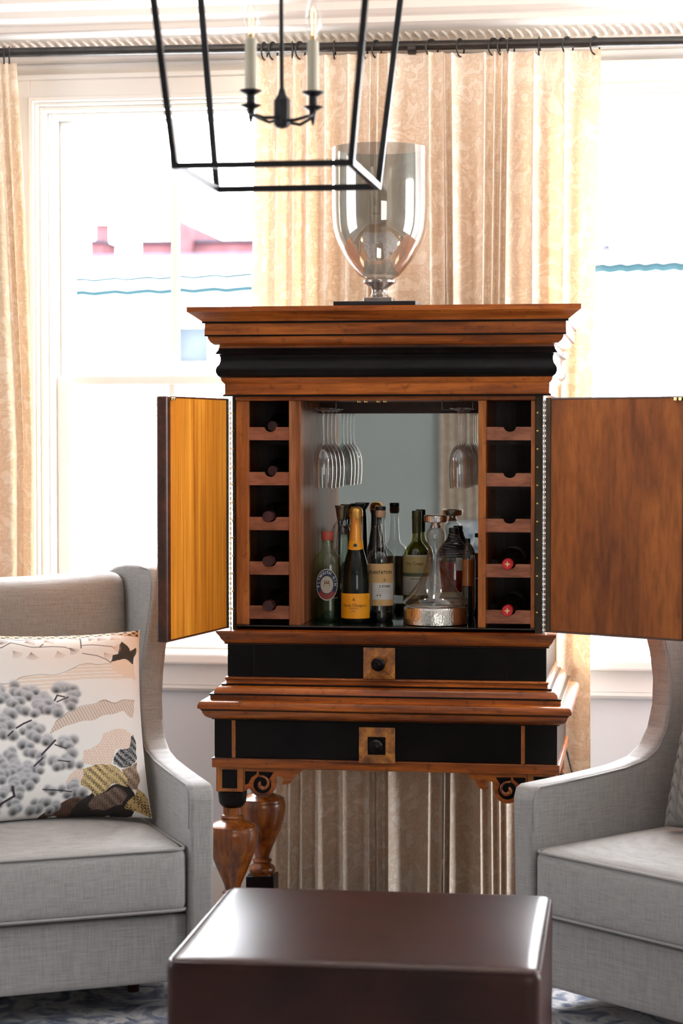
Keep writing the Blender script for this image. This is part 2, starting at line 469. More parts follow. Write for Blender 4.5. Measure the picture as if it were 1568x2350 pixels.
# crown moulding
zt = ZC
cp = [(YW, zt), (YW - 0.30, zt), (YW - 0.30, zt - 0.02), (YW - 0.285, zt - 0.03), (YW - 0.27, zt - 0.035), (YW - 0.27, zt - 0.05), (YW - 0.25, zt - 0.06), (YW - 0.225, zt - 0.065),
      (YW - 0.215, zt - 0.085), (YW - 0.19, zt - 0.095), (YW - 0.165, zt - 0.10), (YW - 0.16, zt - 0.115), (YW - 0.14, zt - 0.122), (YW - 0.10, zt - 0.13), (YW - 0.07, zt - 0.145),
      (YW - 0.06, zt - 0.165), (YW - 0.055, zt - 0.185), (YW - 0.035, zt - 0.19), (YW - 0.03, zt - 0.20), (YW, zt - 0.205)]
struct('trim_2', extrude_x(BM(), cp, XL, XR), white_p)
# carved leaf band of the crown: a row of small raised leaves
bm = BM()
k = 0; x = XL + 0.05
while x < XR - 0.05:
    c = [Vector((x, YW - 0.108, zt - 0.137)), Vector((x + 0.012, YW - 0.098, zt - 0.145)), Vector((x + 0.017, YW - 0.072, zt - 0.152)), Vector((x + 0.006, YW - 0.066, zt - 0.162))]
    tube(bm, c, [0.002, 0.0055, 0.0055, 0.002], 5); x += 0.028
o = struct('leaf_band', bm, white_p, bpy.data.objects['trim_2'], 60)
o['kind'] = 'stuff'
# picture rail above the windows
zr = Z(157, YW - 0.02, 300)
struct('trim_3', extrude_x(BM(), [(YW - 0.012, zr - 0.02), (YW - 0.022, zr - 0.02), (YW - 0.028, zr - 0.008), (YW - 0.04, zr + 0.004), (YW - 0.04, zr + 0.014), (YW - 0.012, zr + 0.02)], XL, XR), white_p)
struct('baseboard_front', extrude_x(BM(), [(YW, 0), (YW - 0.022, 0), (YW - 0.022, 0.14), (YW - 0.012, 0.17), (YW, 0.18)], XL, XR), white_p)
struct('baseboard_left', box(BM(), XL, XL + 0.02, YB, YW - 0.03, 0, 0.17), white_p)
struct('baseboard_right', box(BM(), XR - 0.02, XR, YB, YW - 0.03, 0, 0.17), white_p)

def window(name, x0, x1):
    e = BM()
    # casing: outer board, back band, two beads and the jamb, each a step deeper
    frame(e, x0 - 0.10, x1 + 0.10, wz0, wz1 + 0.10, 0.06, YW - 0.035, YW, bottom=False)
    frame(e, x0 - 0.11, x1 + 0.11, wz0, wz1 + 0.11, 0.015, YW - 0.05, YW - 0.001, bottom=False)
    frame(e, x0 - 0.042, x1 + 0.042, wz0, wz1 + 0.042, 0.016, YW - 0.045, YW, bottom=False)
    frame(e, x0 - 0.026, x1 + 0.026, wz0, wz1 + 0.026, 0.012, YW - 0.03, YW + 0.02, bottom=False)
    frame(e, x0 - 0.014, x1 + 0.014, wz0, wz1 + 0.014, 0.014, YW - 0.018, YW + 0.19, bottom=False)
    frame(e, x0, x1, wz0, wz1, 0.014, YW + 0.03, YW + 0.19, bottom=False)
    bmesh.ops.bevel(e, geom=e.edges[:], offset=0.002, segments=1, affect='EDGES')
    root = struct(name, e, white_w)
    s = BM()
    box(s, x0 - 0.16, x1 + 0.16, YW - 0.075, YW + 0.19, wz0 - 0.035, wz0, 0.008)
    box(s, x0 - 0.12, x1 + 0.12, YW - 0.03, YW, wz0 - 0.105, wz0 - 0.035, 0.003)
    extrude_x(s, [(YW, wz0 - 0.125), (YW - 0.02, wz0 - 0.125), (YW - 0.035, wz0 - 0.115), (YW - 0.035, wz0 - 0.105), (YW, wz0 - 0.105)], x0 - 0.12, x1 + 0.12)
    obj('window_sill', s, white_w, root)
    xa, xb, xc = x0 + 0.014, x1 - 0.014, (x0 + x1) / 2
    yu0, yu1, yl0, yl1 = YW + 0.115, YW + 0.15, YW + 0.07, YW + 0.105
    zm = Z(874, yl0, 300)
    for nm, y0, y1, za, zb, tb, bb in (('upper_sash', yu0, yu1, zm - 0.015, wz1 - 0.014, Z(278, yu0, 300), zm + 0.012), ('lower_sash', yl0, yl1, wz0, zm + 0.017, zm - 0.013, wz0 + 0.06)):
        s = BM(); st = 0.045
        box(s, xa, xa + st, y0, y1, za, zb, 0.004); box(s, xb - st, xb, y0, y1, za, zb, 0.004)
        box(s, xa + st - 0.003, xb - st + 0.003, y0, y1, tb, zb, 0.004); box(s, xa + st - 0.003, xb - st + 0.003, y0, y1, za, bb, 0.004)
        sash = obj(nm, s, white_w, root)
        obj('muntin', box(BM(), xc - 0.011, xc + 0.011, y0 + 0.003, y1 - 0.003, bb - 0.002, tb + 0.002, 0.003), white_w, sash)
        for a, b in ((xa + st, xc - 0.011), (xc + 0.011, xb - st)):
            obj('pane', box(BM(), a - 0.004, b + 0.004, y0 + 0.016, y0 + 0.02, bb - 0.004, tb + 0.004), g_pane, sash)
    return root
window('window_1', *w1)
window('window_2', *w2)

# ---------------------------------------------------------------- outside, all but washed out by the daylight
hw = simple('white_clapboard', (0.85, 0.86, 0.87), 0.7, var=0.02)
brick = simple('pale_red_brick', (0.062, 0.027, 0.030), 0.8, Specular_IOR_Level=0, var=0.25, scale=(8, 8, 8))
slate = simple('lavender_slate', (0.027, 0.024, 0.031), 0.8, Specular_IOR_Level=0, var=0.2)
bluish = simple('bluish_window_glass', (0.020, 0.0235, 0.027), 0.8, Specular_IOR_Level=0, var=0.3, scale=(3, 3, 3))
YH = 10.0
def hx(px): return X(px, YH)
def hz(py, px=300): return Z(py, YH, px)
h = empty('white_house', ((hx(160) + hx(1600)) / 2, YH, -3.0), 0, 'white clapboard house across the street seen through both windows', 'house')
bm = BM(); box(bm, -9, 12, YH, YH + 5, -3.0, hz(592))
obj('house_wall', bm, hw, h, world=True)
obj('roof_edge', box(BM(), -9, 12, YH - 0.14, YH + 5.1, hz(592), hz(586)), slate, h, world=True)
for px0, px1, py0, py1 in ((402, 484, 752, 835), (196, 240, 1118, 1196), (330, 400, 1118, 1196), (1395, 1470, 1120, 1200)):
    f = BM(); frame(f, hx(px0) - 0.05, hx(px1) + 0.05, hz(py1) - 0.05, hz(py0) + 0.05, 0.05, YH - 0.06, YH + 0.02)
    fr = obj('window_frame', f, hw, h, world=True)
    if py0 < 1000: obj('window_glass', box(BM(), hx(px0), hx(px1), YH - 0.02, YH, hz(py1), hz(py0)), bluish, fr, world=True)
YR = YH + 2.5
def rx(px): return X(px, YR)
def rz(py): return Z(py, YR, 300)
r = empty('brick_house', (rx(420), YR, 1.0), 0, 'pinkish brick house with a gable behind the white house', 'house')
bm = BM(); extrude_y(bm, [(rx(398), rz(585)), (rx(398), rz(498)), (rx(420), rz(510)), (rx(445), rz(520)), (rx(440), rz(585))], YR, YR + 2)
obj('gable', bm, brick, r, world=True)
obj('brick_parapet', box(BM(), rx(318), rx(620), YR + 0.1, YR + 2, rz(640), rz(556)), brick, r, world=True)
obj('coping', box(BM(), rx(316), rx(622), YR + 0.05, YR + 2.05, rz(556), rz(550)), slate, r, world=True)
c = empty('brick_chimney', (rx(222), YR, 1.0), 0, 'small brick chimney above the white house roof, left pane of the left window', 'chimney')
obj('chimney_stack', box(BM(), rx(208), rx(237), YR, YR + 0.5, rz(640), rz(556)), brick, c, world=True)
obj('chimney_cap', box(BM(), rx(204), rx(240), YR - 0.05, YR + 0.55, rz(556), rz(550)), slate, c, world=True)
obj('chimney_pot', lathe(BM(), [(0.07, 0), (0.07, 0.14), (0.09, 0.16)], rx(220), YR + 0.25, 12, z0=rz(550)), brick, c, world=True)
cable = simple('dark_cable_sheath', (0.007, 0.014, 0.016), 0.8, Specular_IOR_Level=0)
for y0, y1, px0, px1, lab, rr in ((646, 628, 150, 640, 'upper overhead cable outside the left window', 0.016), (676, 660, 150, 640, 'lower overhead cable outside the left window', 0.022),
                          (566, 552, 1380, 1600, 'thin overhead cable outside the right window', 0.012), (618, 609, 1390, 1600, 'thick overhead cable outside the right window', 0.03)):
    rr *= 1.4; a = P(px0 - 60, y0, YH - rr + 0.003); b = P(px1 + 60, y1, YH - rr + 0.003)
    pts = [a.lerp(b, t / 24) + Vector((0, 0, 0.008 * math.sin(t * 2.1))) for t in range(25)]
    tag(obj('overhead_cable', tube(BM(), pts, rr, 6), cable, None, 60), lab, 'cable')

# ================================================================ the bar cabinet
cab = empty('bar_cabinet', (0, 0.26, 0), 0, 'antique brown and black bar cabinet on turned legs with both doors open', 'cabinet')
def part(name, bm, m, parent=None, smooth=None, label=None): return obj(name, bm, m, parent or cab, smooth, True, label)
HW, DP = 0.428, 0.53          # half width of the upper case, depth
KO = 0.000943
def prof(pts, ref=525.6):
    out = []
    for x, y in pts:
        o = (ref - x) * KO
        out.append((o, Z(y, -o)))
    return out
top = prof([(414.7, 700.5), (414.7, 712), (430, 721), (441, 728), (452, 735), (453.5, 738.6), (459, 739)])
c2 = prof([(459, 739), (458.5, 766.7), (465.7, 767.4), (466.3, 774.4), (471.4, 782), (481.6, 789.7), (493.7, 791.6), (493.7, 799)])
c3 = prof([(493.7, 799), (483.5, 810.7), (494.4, 813.3), (497, 818), (497.4, 826), (494.4, 834.3), (488, 840.5), (485.2, 846.5), (485.7, 853), (489.3, 859.6), (498.2, 865.6)])
c4 = prof([(498.2, 865.6), (498.9, 871), (503, 876), (507.8, 880), (508.4, 902), (504.6, 904.8), (504.6, 908.3), (518, 909)])
part('crown_top', sweep_rect(BM(), top, -HW, HW, 0, DP), w_h, smooth=35)
part('crown_fascia', sweep_rect(BM(), c2, -HW, HW, 0, DP), w_h, smooth=35)
part('black_frieze', sweep_rect(BM(), c3, -HW, HW, 0, DP), blackw, smooth=50)
part('lower_crown', sweep_rect(BM(), c4, -HW, HW, 0, DP), w_h, smooth=35)
ZU, ZL = Z(909, 0), Z(1453, 0)            # top and bottom of the open case
ZI = Z(919, 0); ZS = Z(1438, 0.0)         # underside of the head rail, top of the glass shelf
xo0, xo1 = X(541, 0), X(1229, 0)          # inner opening between the hinge strips
part('side_panel', box(BM(), -HW, xo0, 0.006, DP, ZL, ZU), w_v)
part('side_panel', box(BM(), xo1, HW, 0.006, DP, ZL, ZU), w_v)
part('head_rail', box(BM(), xo0, xo1, -0.004, DP - 0.02, ZI, ZU, 0.002), w_h)
part('back_panel', box(BM(), -HW, HW, 0.36, 0.375, ZL, ZU), w_dark)
part('back_board', box(BM(), -HW - 0.002, HW + 0.014, DP, DP + 0.025, Z(1770, DP), Z(702, DP)), w_pale, label='raw pale wooden back board edge')
part('glass_shelf', box(BM(), xo0, xo1, -0.004, 0.36, Z(1442, 0), ZS, 0.002), blackg, label='glossy black glass bar shelf')
# inner rabbets beside the hinges
part('side_post', box(BM(), xo0, X(571, 0), 0.0, 0.02, ZS, ZI, 0.003), w_v)
part('side_post', box(BM(), X(1219, 0), xo1, 0.0, 0.02, ZS, ZI, 0.003), w_v)
part('partition', box(BM(), X(663, 0), X(690, 0), 0.0, 0.36, ZS, ZI, 0.002), w_red)
part('partition', box(BM(), X(1098, 0), X(1116, 0), 0.0, 0.36, ZS, ZI, 0.002), w_v)
mx0, mx1 = X(690, 0), X(1098, 0)
zb_ = Z(949, 0.355)
part('mirror', box(BM(), mx0, mx1, 0.352, 0.36, ZS, zb_), mirm)
part('header_board', box(BM(), mx0, mx1, 0.335, 0.36, zb_, ZI), w_edge)
# wine racks: front rails with a round notch, rear rails a little higher
def rail(xa, xb, zt_, h, y0, y1, r):
    xc = (xa + xb) / 2 + (0.003 if r < 0.02 else 0)
    poly = [(xa, zt_ - h), (xb, zt_ - h), (xb, zt_), (xc + r + 0.003, zt_)]
    for i in range(13):
        a = PI * i / 12
        poly.append((xc + r * math.cos(a), zt_ - 0.001 - r * 0.75 * math.sin(a)))
    poly += [(xc - r - 0.003, zt_), (xa, zt_)]
    return extrude_y(BM(), poly, y0, y1)
racks = []
for xa, xb, ys in ((X(571, 0), X(663, 0), (980, 1084, 1188, 1291, 1393)), (X(1116, 0), X(1219, 0), (980, 1085, 1189, 1292, 1397))):
    for i, y in enumerate(ys):
        zt_ = Z(y, 0.01)
        part('rack_rail', rail(xa, xb, zt_, 0.036, 0.004, 0.02, 0.0165), w_rack)
        part('bottle_cradle', rail(xa, xb, zt_ + 0.001, 0.05, 0.2, 0.212, 0.034), w_dark)
        racks.append(((xa + xb) / 2 + 0.003, zt_))
# piano hinges
for sx_, px in ((-1, 534), (1, 1234)):
    xa = (-HW, xo0) if sx_ < 0 else (xo1, HW)
    hs = part('hinge_strip', box(BM(), xa[0] + 0.001, xa[1] - 0.001, -0.001, 0.006, ZL, ZU - 0.001), hingem)
    for k in range(12):
        z = Z(948 + k * 41.2, 0)
        s = BM(); lathe(s, [(0.0, 0.003), (0.0028, 0.002), (0.0034, 0.0), (0.0034, -0.001)], seg=10)
        for v in s.verts: v.co = Vector((X(px, 0) + v.co.x, -0.001 - v.co.z, z + v.co.y))
        part('screw', s, brass, hs)
    b = BM(); z = ZL + 0.004; k = 0
    xk = sx_ * (HW + 0.004)
    while z < ZU - 0.016:
        lathe(b, [(0, z), (0.0036, z), (0.0036, z + 0.0095), (0.0018, z + 0.0097), (0.0018, z + 0.0138)], xk, -0.005, 8); z += 0.0138
    part('hinge_barrel', b, steel if sx_ > 0 else steel, smooth=40)
# doors: panel, thick lip and latch
def door(name, hx_, hy_, ang, m, side):
    """side -1: opens to the left. local x runs from the hinge outwards, inner face towards -y"""
    e = bpy.data.objects.new(name, None); col.objects.link(e); e.parent = cab
    e.location = (hx_, hy_ - cab.location.y, 0); e.rotation_euler = (0, 0, ang)
    W, T = 0.45, 0.022
    za, zb = ZL + 0.010, ZU - 0.006
    s = side
    def B(x0, x1, y0, y1, z0, z1, bv=0.002):
        xs = sorted((s * x0, s * x1)); return box(BM(), xs[0], xs[1], y0, y1, z0, z1, bv)
    obj('door_panel', B(0.0, W - 0.02, 0, T, za + 0.004, zb - 0.004), m, e)
    l = B(W - 0.03, W, -0.006, T + 0.002, za, zb, 0.005); obj('door_lip', l, w_edge, e)
    obj('door_edge', B(0.0, W - 0.03, -0.001, T + 0.001, zb - 0.005, zb, 0.001), w_edge, e)
    obj('door_edge', B(0.0, W - 0.03, -0.001, T + 0.001, za, za + 0.005, 0.001), w_edge, e)
    obj('hinge_leaf', B(0.0, 0.016, -0.002, 0.0, za, zb, 0.0005), hingem, e)
    for k in range(2):
        obj('latch', B(W - 0.055 + k * 0.014, W - 0.045 + k * 0.014, -0.008, 0.0, zb - 0.012, zb - 0.004, 0.001), brass, e)
    return e
def door_dir(hx_, px):
    """bearing of a door of 0.45 m whose free edge is seen at px"""
    best = None
    for i in range(3600):
        a = i * PI / 1800
        x, y = hx_ + 0.45 * math.cos(a), -0.012 + 0.45 * math.sin(a)
        v = Vector((x, y, 0)) - Vector((CAM.x, CAM.y, 0))
        q = 784 + FPX * v.dot(_R) / v.dot(_F)
        if y < -0.02 and (best is None or abs(q - px) < best[0]): best = (abs(q - px), a)
    return best[1]
aL = door_dir(-HW - 0.008, 378)
aR = door_dir(HW + 0.008, 1592)
door('door', -HW - 0.008, -0.012, aL - PI, w_door_l, -1)['label'] = 'inner side of the open left door, coloured golden as if strongly lit'
door('door', HW + 0.008, -0.012, aR if aR < PI else aR - 2 * PI, w_door_r, 1)['label'] = 'inner side of the open right door, coloured dark as if turned from the light'
# brass catches under the head rail
for px in (824, 840, 868, 884):
    part('catch', box(BM(), X(px - 4, 0), X(px + 4, 0), 0.0, 0.012, ZI - 0.006, ZI, 0.001), brass)
# base moulding under the open case
m1 = prof([(520, 1449), (484.6, 1452.5), (484.6, 1456), (487.7, 1459.5), (492.8, 1464), (497, 1471), (503, 1476), (507.5, 1480), (507.5, 1482.5), (513.6, 1482.5)])
part('base_moulding', sweep_rect(BM(), m1, -HW, HW, 0, DP), w_h, smooth=35)
CF = 0.011
zca, zcb = Z(1558, -CF), Z(1482, -CF)
part('drawer_case', box(BM(), -HW - CF, HW + CF, -CF, DP, zca, zcb), blackw)
d1 = part('drawer', box(BM(), X(582, -CF), X(1167, -CF), -CF - 0.003, 0.2, zca + 0.003, zcb - 0.002, 0.001), blackw, label='black upper drawer front')
def plate(px0, px1, py0, py1, Y, par, inner):
    x0, x1, z0, z1 = X(px0, Y), X(px1, Y), Z(py1, Y), Z(py0, Y)
    xc, zc = (x0 + x1) / 2, (z0 + z1) / 2; r = (x1 - x0) * 0.5; rz_ = (z1 - z0) * 0.5
    bm = BM(); st = []
    for k, y in ((1.0, Y), (1.0, Y - 0.006), (0.5, Y - 0.014)):
        st.append([bm.verts.new((xc + a * r * k, y, zc + b * rz_ * k)) for a, b in ((-1, -1), (1, -1), (1, 1), (-1, 1))])
    for a, b in zip(st, st[1:]):
        for i in range(4): bm.faces.new((a[i], a[(i + 1) % 4], b[(i + 1) % 4], b[i]))
    bm.faces.new(st[-1]); bm.faces.new(st[0][::-1])
    bmesh.ops.recalc_face_normals(bm, faces=bm.faces)
    pl = part('burl_plate', bm, w_burl, par)
    if inner:
        part('black_square', box(BM(), xc - r * 0.5, xc + r * 0.5, Y - 0.0155, Y - 0.012, zc - rz_ * 0.5, zc + rz_ * 0.5, 0.001), blackw, par)
    kb = BM(); R = 0.019
    lathe(kb, [(0, 0), (0.011, 0), (0.011, 0.005), (0.016, 0.009), (R, 0.013), (R, 0.017), (0.015, 0.021), (0.0125, 0.0215), (0.0125, 0.024), (0.009, 0.029), (0.0035, 0.031), (0, 0.031)], seg=28)
    for v in kb.verts: v.co = Vector((xc + v.co.x, Y - 0.0145 - v.co.z, zc + v.co.y))
    part('knob', kb, blackw, par, 30)
plate(835, 908, 1486, 1558, -CF - 0.003, d1, False)
m2 = prof([(513.6, 1557.5), (508, 1559.5), (506.5, 1562), (508, 1564.5), (510, 1566), (510, 1570), (505, 1573.5), (499, 1575), (499, 1578), (494, 1580), (487.6, 1583.4), (482, 1588), (479.5, 1594), (477.4, 1597.7), (470.3, 1600.8), (470.3, 1609)])
part('waist_moulding', sweep_rect(BM(), m2, -HW, HW, 0, DP), w_h, smooth=35)
m3 = prof([(470.3, 1609), (470.3, 1612), (447.8, 1616), (442, 1620), (438.6, 1627), (438.6, 1633.4), (448.8, 1636.5), (450, 1640.6), (452, 1645), (457, 1650.5), (466, 1654.5), (476.4, 1657), (481, 1658)])
part('table_moulding', sweep_rect(BM(), m3, -HW, HW, 0, DP), w_h, smooth=35)
BF = (525.6 - 481) * KO
bx0, bx1 = -HW - BF, HW + BF
zba, zbb = Z(1747, -BF), Z(1658, -BF)
part('apron_case', box(BM(), bx0, bx1, -BF, DP, zba, zbb), blackw)
d2 = part('drawer', box(BM(), X(541, -BF), X(1197, -BF), -BF - 0.003, 0.2, zba + 0.003, zbb - 0.002, 0.001), blackw, label='black lower drawer front')
plate(825, 908, 1669, 1751, -BF - 0.003, d2, True)
for px in (535.5, 1203):
    part('inlay_strip', box(BM(), X(px - 4.5, -BF), X(px + 4.5, -BF), -BF - 0.003, -BF + 0.01, zba + 0.001, zbb - 0.001, 0.001), w_v)
BR = (525.6 - 473.4) * KO
zra = Z(1770, -BR)
part('bottom_rail', box(BM(), -HW - BR, HW + BR, -BR, DP, zra, zba + 0.001, 0.003), w_h)
# thin black strips along the joints between the mouldings
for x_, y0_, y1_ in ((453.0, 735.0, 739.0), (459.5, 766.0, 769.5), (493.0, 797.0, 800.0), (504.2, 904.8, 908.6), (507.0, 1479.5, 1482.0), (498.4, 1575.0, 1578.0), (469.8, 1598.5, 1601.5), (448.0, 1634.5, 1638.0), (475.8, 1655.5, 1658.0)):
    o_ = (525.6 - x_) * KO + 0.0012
    part('black_joint_strip', sweep_rect(BM(), [(o_ - 0.006, Z(y0_ - 0.6, -o_)), (o_, Z(y0_, -o_)), (o_, Z(y1_, -o_)), (o_ - 0.006, Z(y1_ + 0.6, -o_))], -HW, HW, 0, DP - 0.002), blackw)
# corner blocks, turned legs, plinths
bw = 0.066 * 1.17
zk = Z(1826, -BF)
LEG = [(0.030, 1826), (0.0385, 1829), (0.040, 1834), (0.0375, 1840), (0.033, 1846), (0.0265, 1851)]
def zz(py): return Z(py, -BF + 0.04, 520)
def leg(lx, ly):
    b = BM()
    box(b, lx - bw / 2, lx + bw / 2, ly - bw / 2, ly + bw / 2, zk, zra, 0.002)
    lg = part('leg_block', b, w_v)
    for s, a in ((1, 'x'), (-1, 'x'), (1, 'y'), (-1, 'y')):
        h = bw * 0.5; q = 0.021; zc = (zk + zra) / 2 + 0.002
        if a == 'y': i = box(BM(), lx - q, lx + q, ly + s * h - 0.001, ly + s * h + 0.001, zc - 0.026, zc + 0.026)
        else: i = box(BM(), lx + s * h - 0.001, lx + s * h + 0.001, ly - q, ly + q, zc - 0.026, zc + 0.026)
        part('black_inset', i, blackw, lg)
    b = BM(); lathe(b, [(0, zk + 0.001), (0.036, zk + 0.0005), (0.0405, zk - 0.004), (0.0405, zk - 0.010)] + [(r, zz(y)) for r, y in LEG[3:]] + [(0, zz(1850))], lx, ly, 36)
    part('leg_cup', b, blackw, None, 40)
    pr = [(0, 1849), (0.0265, 1850), (0.0265, 1868), (0.031, 1870), (0.0335, 1874), (0.031, 1878), (0.034, 1881), (0.045, 1885), (0.060, 1890), (0.0665, 1894), (0.066, 1897), (0.0685, 1901), (0.0705, 1912), (0.069, 1928), (0.064, 1948), (0.055, 1970), (0.044, 1992),
          (0.033, 2012), (0.024, 2030), (0.021, 2040), (0.027, 2043), (0.030, 2047), (0.025, 2052), (0.028, 2056), (0.036, 2060), (0.0405, 2067), (0.039, 2074), (0.034, 2078), (0.034, 2081), (0, 2081)]
    b = BM(); lathe(b, [(r, zz(y)) for r, y in pr], lx, ly, 48)
    part('leg', b, w_leg, None, 40)
    zp = zz(2081)
    part('leg_plinth', box(BM(), lx - 0.042, lx + 0.042, ly - 0.042, ly + 0.042, 0.125, zp, 0.003), blackw)
    b = BM(); lathe(b, [(0, 0.0125), (0.035, 0.0125), (0.048, 0.025), (0.05, 0.04), (0.04, 0.062), (0.028, 0.07), (0.028, 0.08), (0, 0.08)], lx, ly, 32)
    part('bun_foot', b, w_leg, None, 40)
lxa = bx0 + bw / 2 + 0.003; lxb = bx1 - bw / 2 - 0.003; lya = -BF + bw / 2 + 0.003; lyb = lya + 0.45
for lx in (lxa, lxb):
    for ly in (lya, lyb): leg(lx, ly)
part('bottom_shelf', box(BM(), lxa - 0.05, lxb + 0.05, lya - 0.05, lyb + 0.05, 0.08, 0.125, 0.006), w_h)
# diagonal beaded stretchers rising over the shelf from the back legs
for sx_, lx in ((1, lxa), (-1, lxb)):
    b = BM(); box(b, 0.03, 0.30, -0.03, 0.03, 0.125, 0.150, 0.004)
    a = -0.62 if sx_ > 0 else PI + 0.62
    for v in b.verts: v.co = Vector((lx + v.co.x * math.cos(a) - v.co.y * math.sin(a), lyb + v.co.x * math.sin(a) + v.co.y * math.cos(a), v.co.z))
    st = part('stretcher', b, w_h)
    b = BM()
    for k in range(18):
        c = 0.05 + k * 0.0135
        p = Vector((c, -0.031 if sx_ > 0 else 0.031, 0.138))
        q = Vector((lx + p.x * math.cos(a) - p.y * math.sin(a), lyb + p.x * math.sin(a) + p.y * math.cos(a), p.z))
        bmesh.ops.create_icosphere(b, subdivisions=1, radius=0.0048, matrix=Matrix.Translation(q))
    part('beading', b, blackw, st)
# scroll brackets under the rail
def bracket(x0, s):
    """x0: inner face of the corner block, s: direction towards the middle"""
    y0 = -BF + 0.002; yf = y0 + 0.020
    zt_ = zra
    def q(px, py): return (x0 + s * (px - 549) / 826.0, zt_ - (py - 1770) / 838.0)
    # outer plate: top band with a leaf tip, an opening and the round scroll
    poly = [q(549, 1770), q(682, 1770), q(681, 1777), q(676, 1781), (q(670, 1782)), q(664, 1788), q(661, 1796), q(655, 1804), q(648, 1807), q(640, 1807)]
    cx, cy, r = 630.5, 1797.5, 9.5
    for i in range(15):
        a = math.radians(60 - i * 20.5)
        poly.append(q(cx + r * math.cos(a), cy + r * math.sin(a)))
    cx, cy, r = 592, 1809, 29
    for i in range(16):
        a = math.radians(-8 + i * 10)
        poly.append(q(cx + r * math.cos(a), cy + r * math.sin(a)))
    poly += [q(562, 1818), q(549, 1826)]
    b = BM(); extrude_y(b, poly, y0, yf)
    br = part('scroll_bracket', b, w_h)
    # black grounds
    b = BM()
    extrude_y(b, [q(552, 1778), q(580, 1778), q(578, 1784), q(566, 1793), q(560, 1806), q(552, 1810)], y0 - 0.0012, y0 + 0.004)
    extrude_y(b, [q(584, 1778), q(618, 1779), q(610, 1791), q(606, 1798), q(600, 1791), q(590, 1786), q(584, 1784)], y0 - 0.0012, y0 + 0.004)
    dk = [q(592 + 20.5 * math.cos(2 * PI * i / 28), 1808 + 20.5 * math.sin(2 * PI * i / 28)) for i in range(28)]
    extrude_y(b, dk, y0 - 0.0014, y0 + 0.004)
    part('black_ground', b, blackw, br)
    # raised spiral
    b = BM(); pts, rad = [], []
    for i in range(40):
        t = i / 39
        a = math.radians(250 + 330 * t); rr = 19 * (1 - t) + 3 * t
        x_, z_ = q(592 + rr * math.cos(a), 1807 + rr * math.sin(a))
        pts.append((x_, y0 - 0.001, z_)); rad.append((2.6 + 4.2 * t) / 838)
    tube(b, pts, rad, 8)
    part('spiral', b, w_leg, br, 60)
bracket(lxa + bw / 2 + 0.001, 1)
bracket(lxb - bw / 2 - 0.001, -1)

# ================================================================ what stands and hangs in the cabinet
def depth(x, y): return (Vector((x, y, 0)) - Vector((CAM.x, CAM.y, 0))).dot(_F)
def spot(px, Y):
    x = X(px, Y); return x, Y, depth(x, Y) / FPX
class Bot:
    """a bottle whose outline was surveyed as (half width, height) marks"""
    def __init__(s, name, px, Y, label, group=None, cat='bottle', base=None):
        s.x, s.Y, s.k = spot(px, Y); s.px = px
        s.zb = ZS + 0.0005 if base is None else base
        s.e = empty(name, (s.x, Y, s.zb), 0, label, cat, group)
    def z(s, py): return Z(py, s.Y, s.px) - s.zb
    def lathe(s, name, pts, m, parent=None, seg=36, smooth=40, floor=False, sy=1, label=None):
        pr = [(h * s.k, s.z(y)) for h, y in pts]
        if floor: pr = [(pr[0][0] * 0.0, 0), (pr[0][0] * 0.92, 0), (pr[0][0], 0.004)] + pr[1:]
        b = BM(); lathe(b, pr, seg=seg, sy=sy)
        return obj(name, b, m, parent or s.e, smooth, label=label)
def r_at(b, h): return h * b.k
paper_or = simple('orange_label_paper', (0.95, 0.38, 0.01), 0.45, var=0.04)
paper_tan = simple('tan_label_paper', (0.78, 0.48, 0.2), 0.6, var=0.12)
paper_wh = simple('white_label_paper', (0.82, 0.78, 0.74), 0.6, var=0.05)
paper_cr = simple('cream_label_paper', (0.62, 0.56, 0.46), 0.6, var=0.06)
paper_gold = simple('gold_label_paper', (0.55, 0.42, 0.16), 0.5, var=0.15)
paper_grn = simple('green_label_band', (0.10, 0.12, 0.07), 0.5)
paper_navy = simple('navy_label_paper', (0.035, 0.045, 0.09), 0.5, var=0.1)
paper_red = simple('brick_red_label_paper', (0.30, 0.05, 0.04), 0.5, var=0.1)
ink = simple('black_ink', (0.03, 0.02, 0.02), 0.7)
ink_br = simple('brown_ink', (0.25, 0.10, 0.03), 0.7)
ink_wh = simple('white_ink', (0.85, 0.85, 0.85), 0.6)
ink_rd = simple('red_ink', (0.35, 0.03, 0.02), 0.6)
foil = simple('gold_foil', (0.85, 0.42, 0.10), 0.32, 0.75, var=0.35, scale=(160, 160, 90))
foil_o = simple('orange_foil', (0.88, 0.36, 0.06), 0.32, 0.35, var=0.06)
capred = simple('coral_cap', (0.55, 0.10, 0.07), 0.4, var=0.05)
corkm = simple('cork_wood', (0.62, 0.38, 0.22), 0.6, var=0.15, scale=(200, 200, 200))
blackp = simple('black_plastic', (0.012, 0.012, 0.013), 0.35, var=0.2)
olivef = simple('olive_capsule', (0.085, 0.085, 0.03), 0.35, 0.3, var=0.15)
pewter = simple('antique_brass_cup', (0.36, 0.29, 0.19), 0.35, 0.8, var=0.2)
hammered, nt_, b_ = mat('hammered_silver')
b_.inputs['Base Color'].default_value = (0.86, 0.82, 0.78, 1); b_.inputs['Metallic'].default_value = 1; b_.inputs['Roughness'].default_value = 0.22
n_ = N(nt_, 'ShaderNodeTexVoronoi'); n_.inputs['Scale'].default_value = 1
nt_.links.new(mapped(nt_, (260, 260, 110)), n_.inputs['Vector'])
bump(nt_, b_, n_.outputs[0], 0.5, 0.0012)

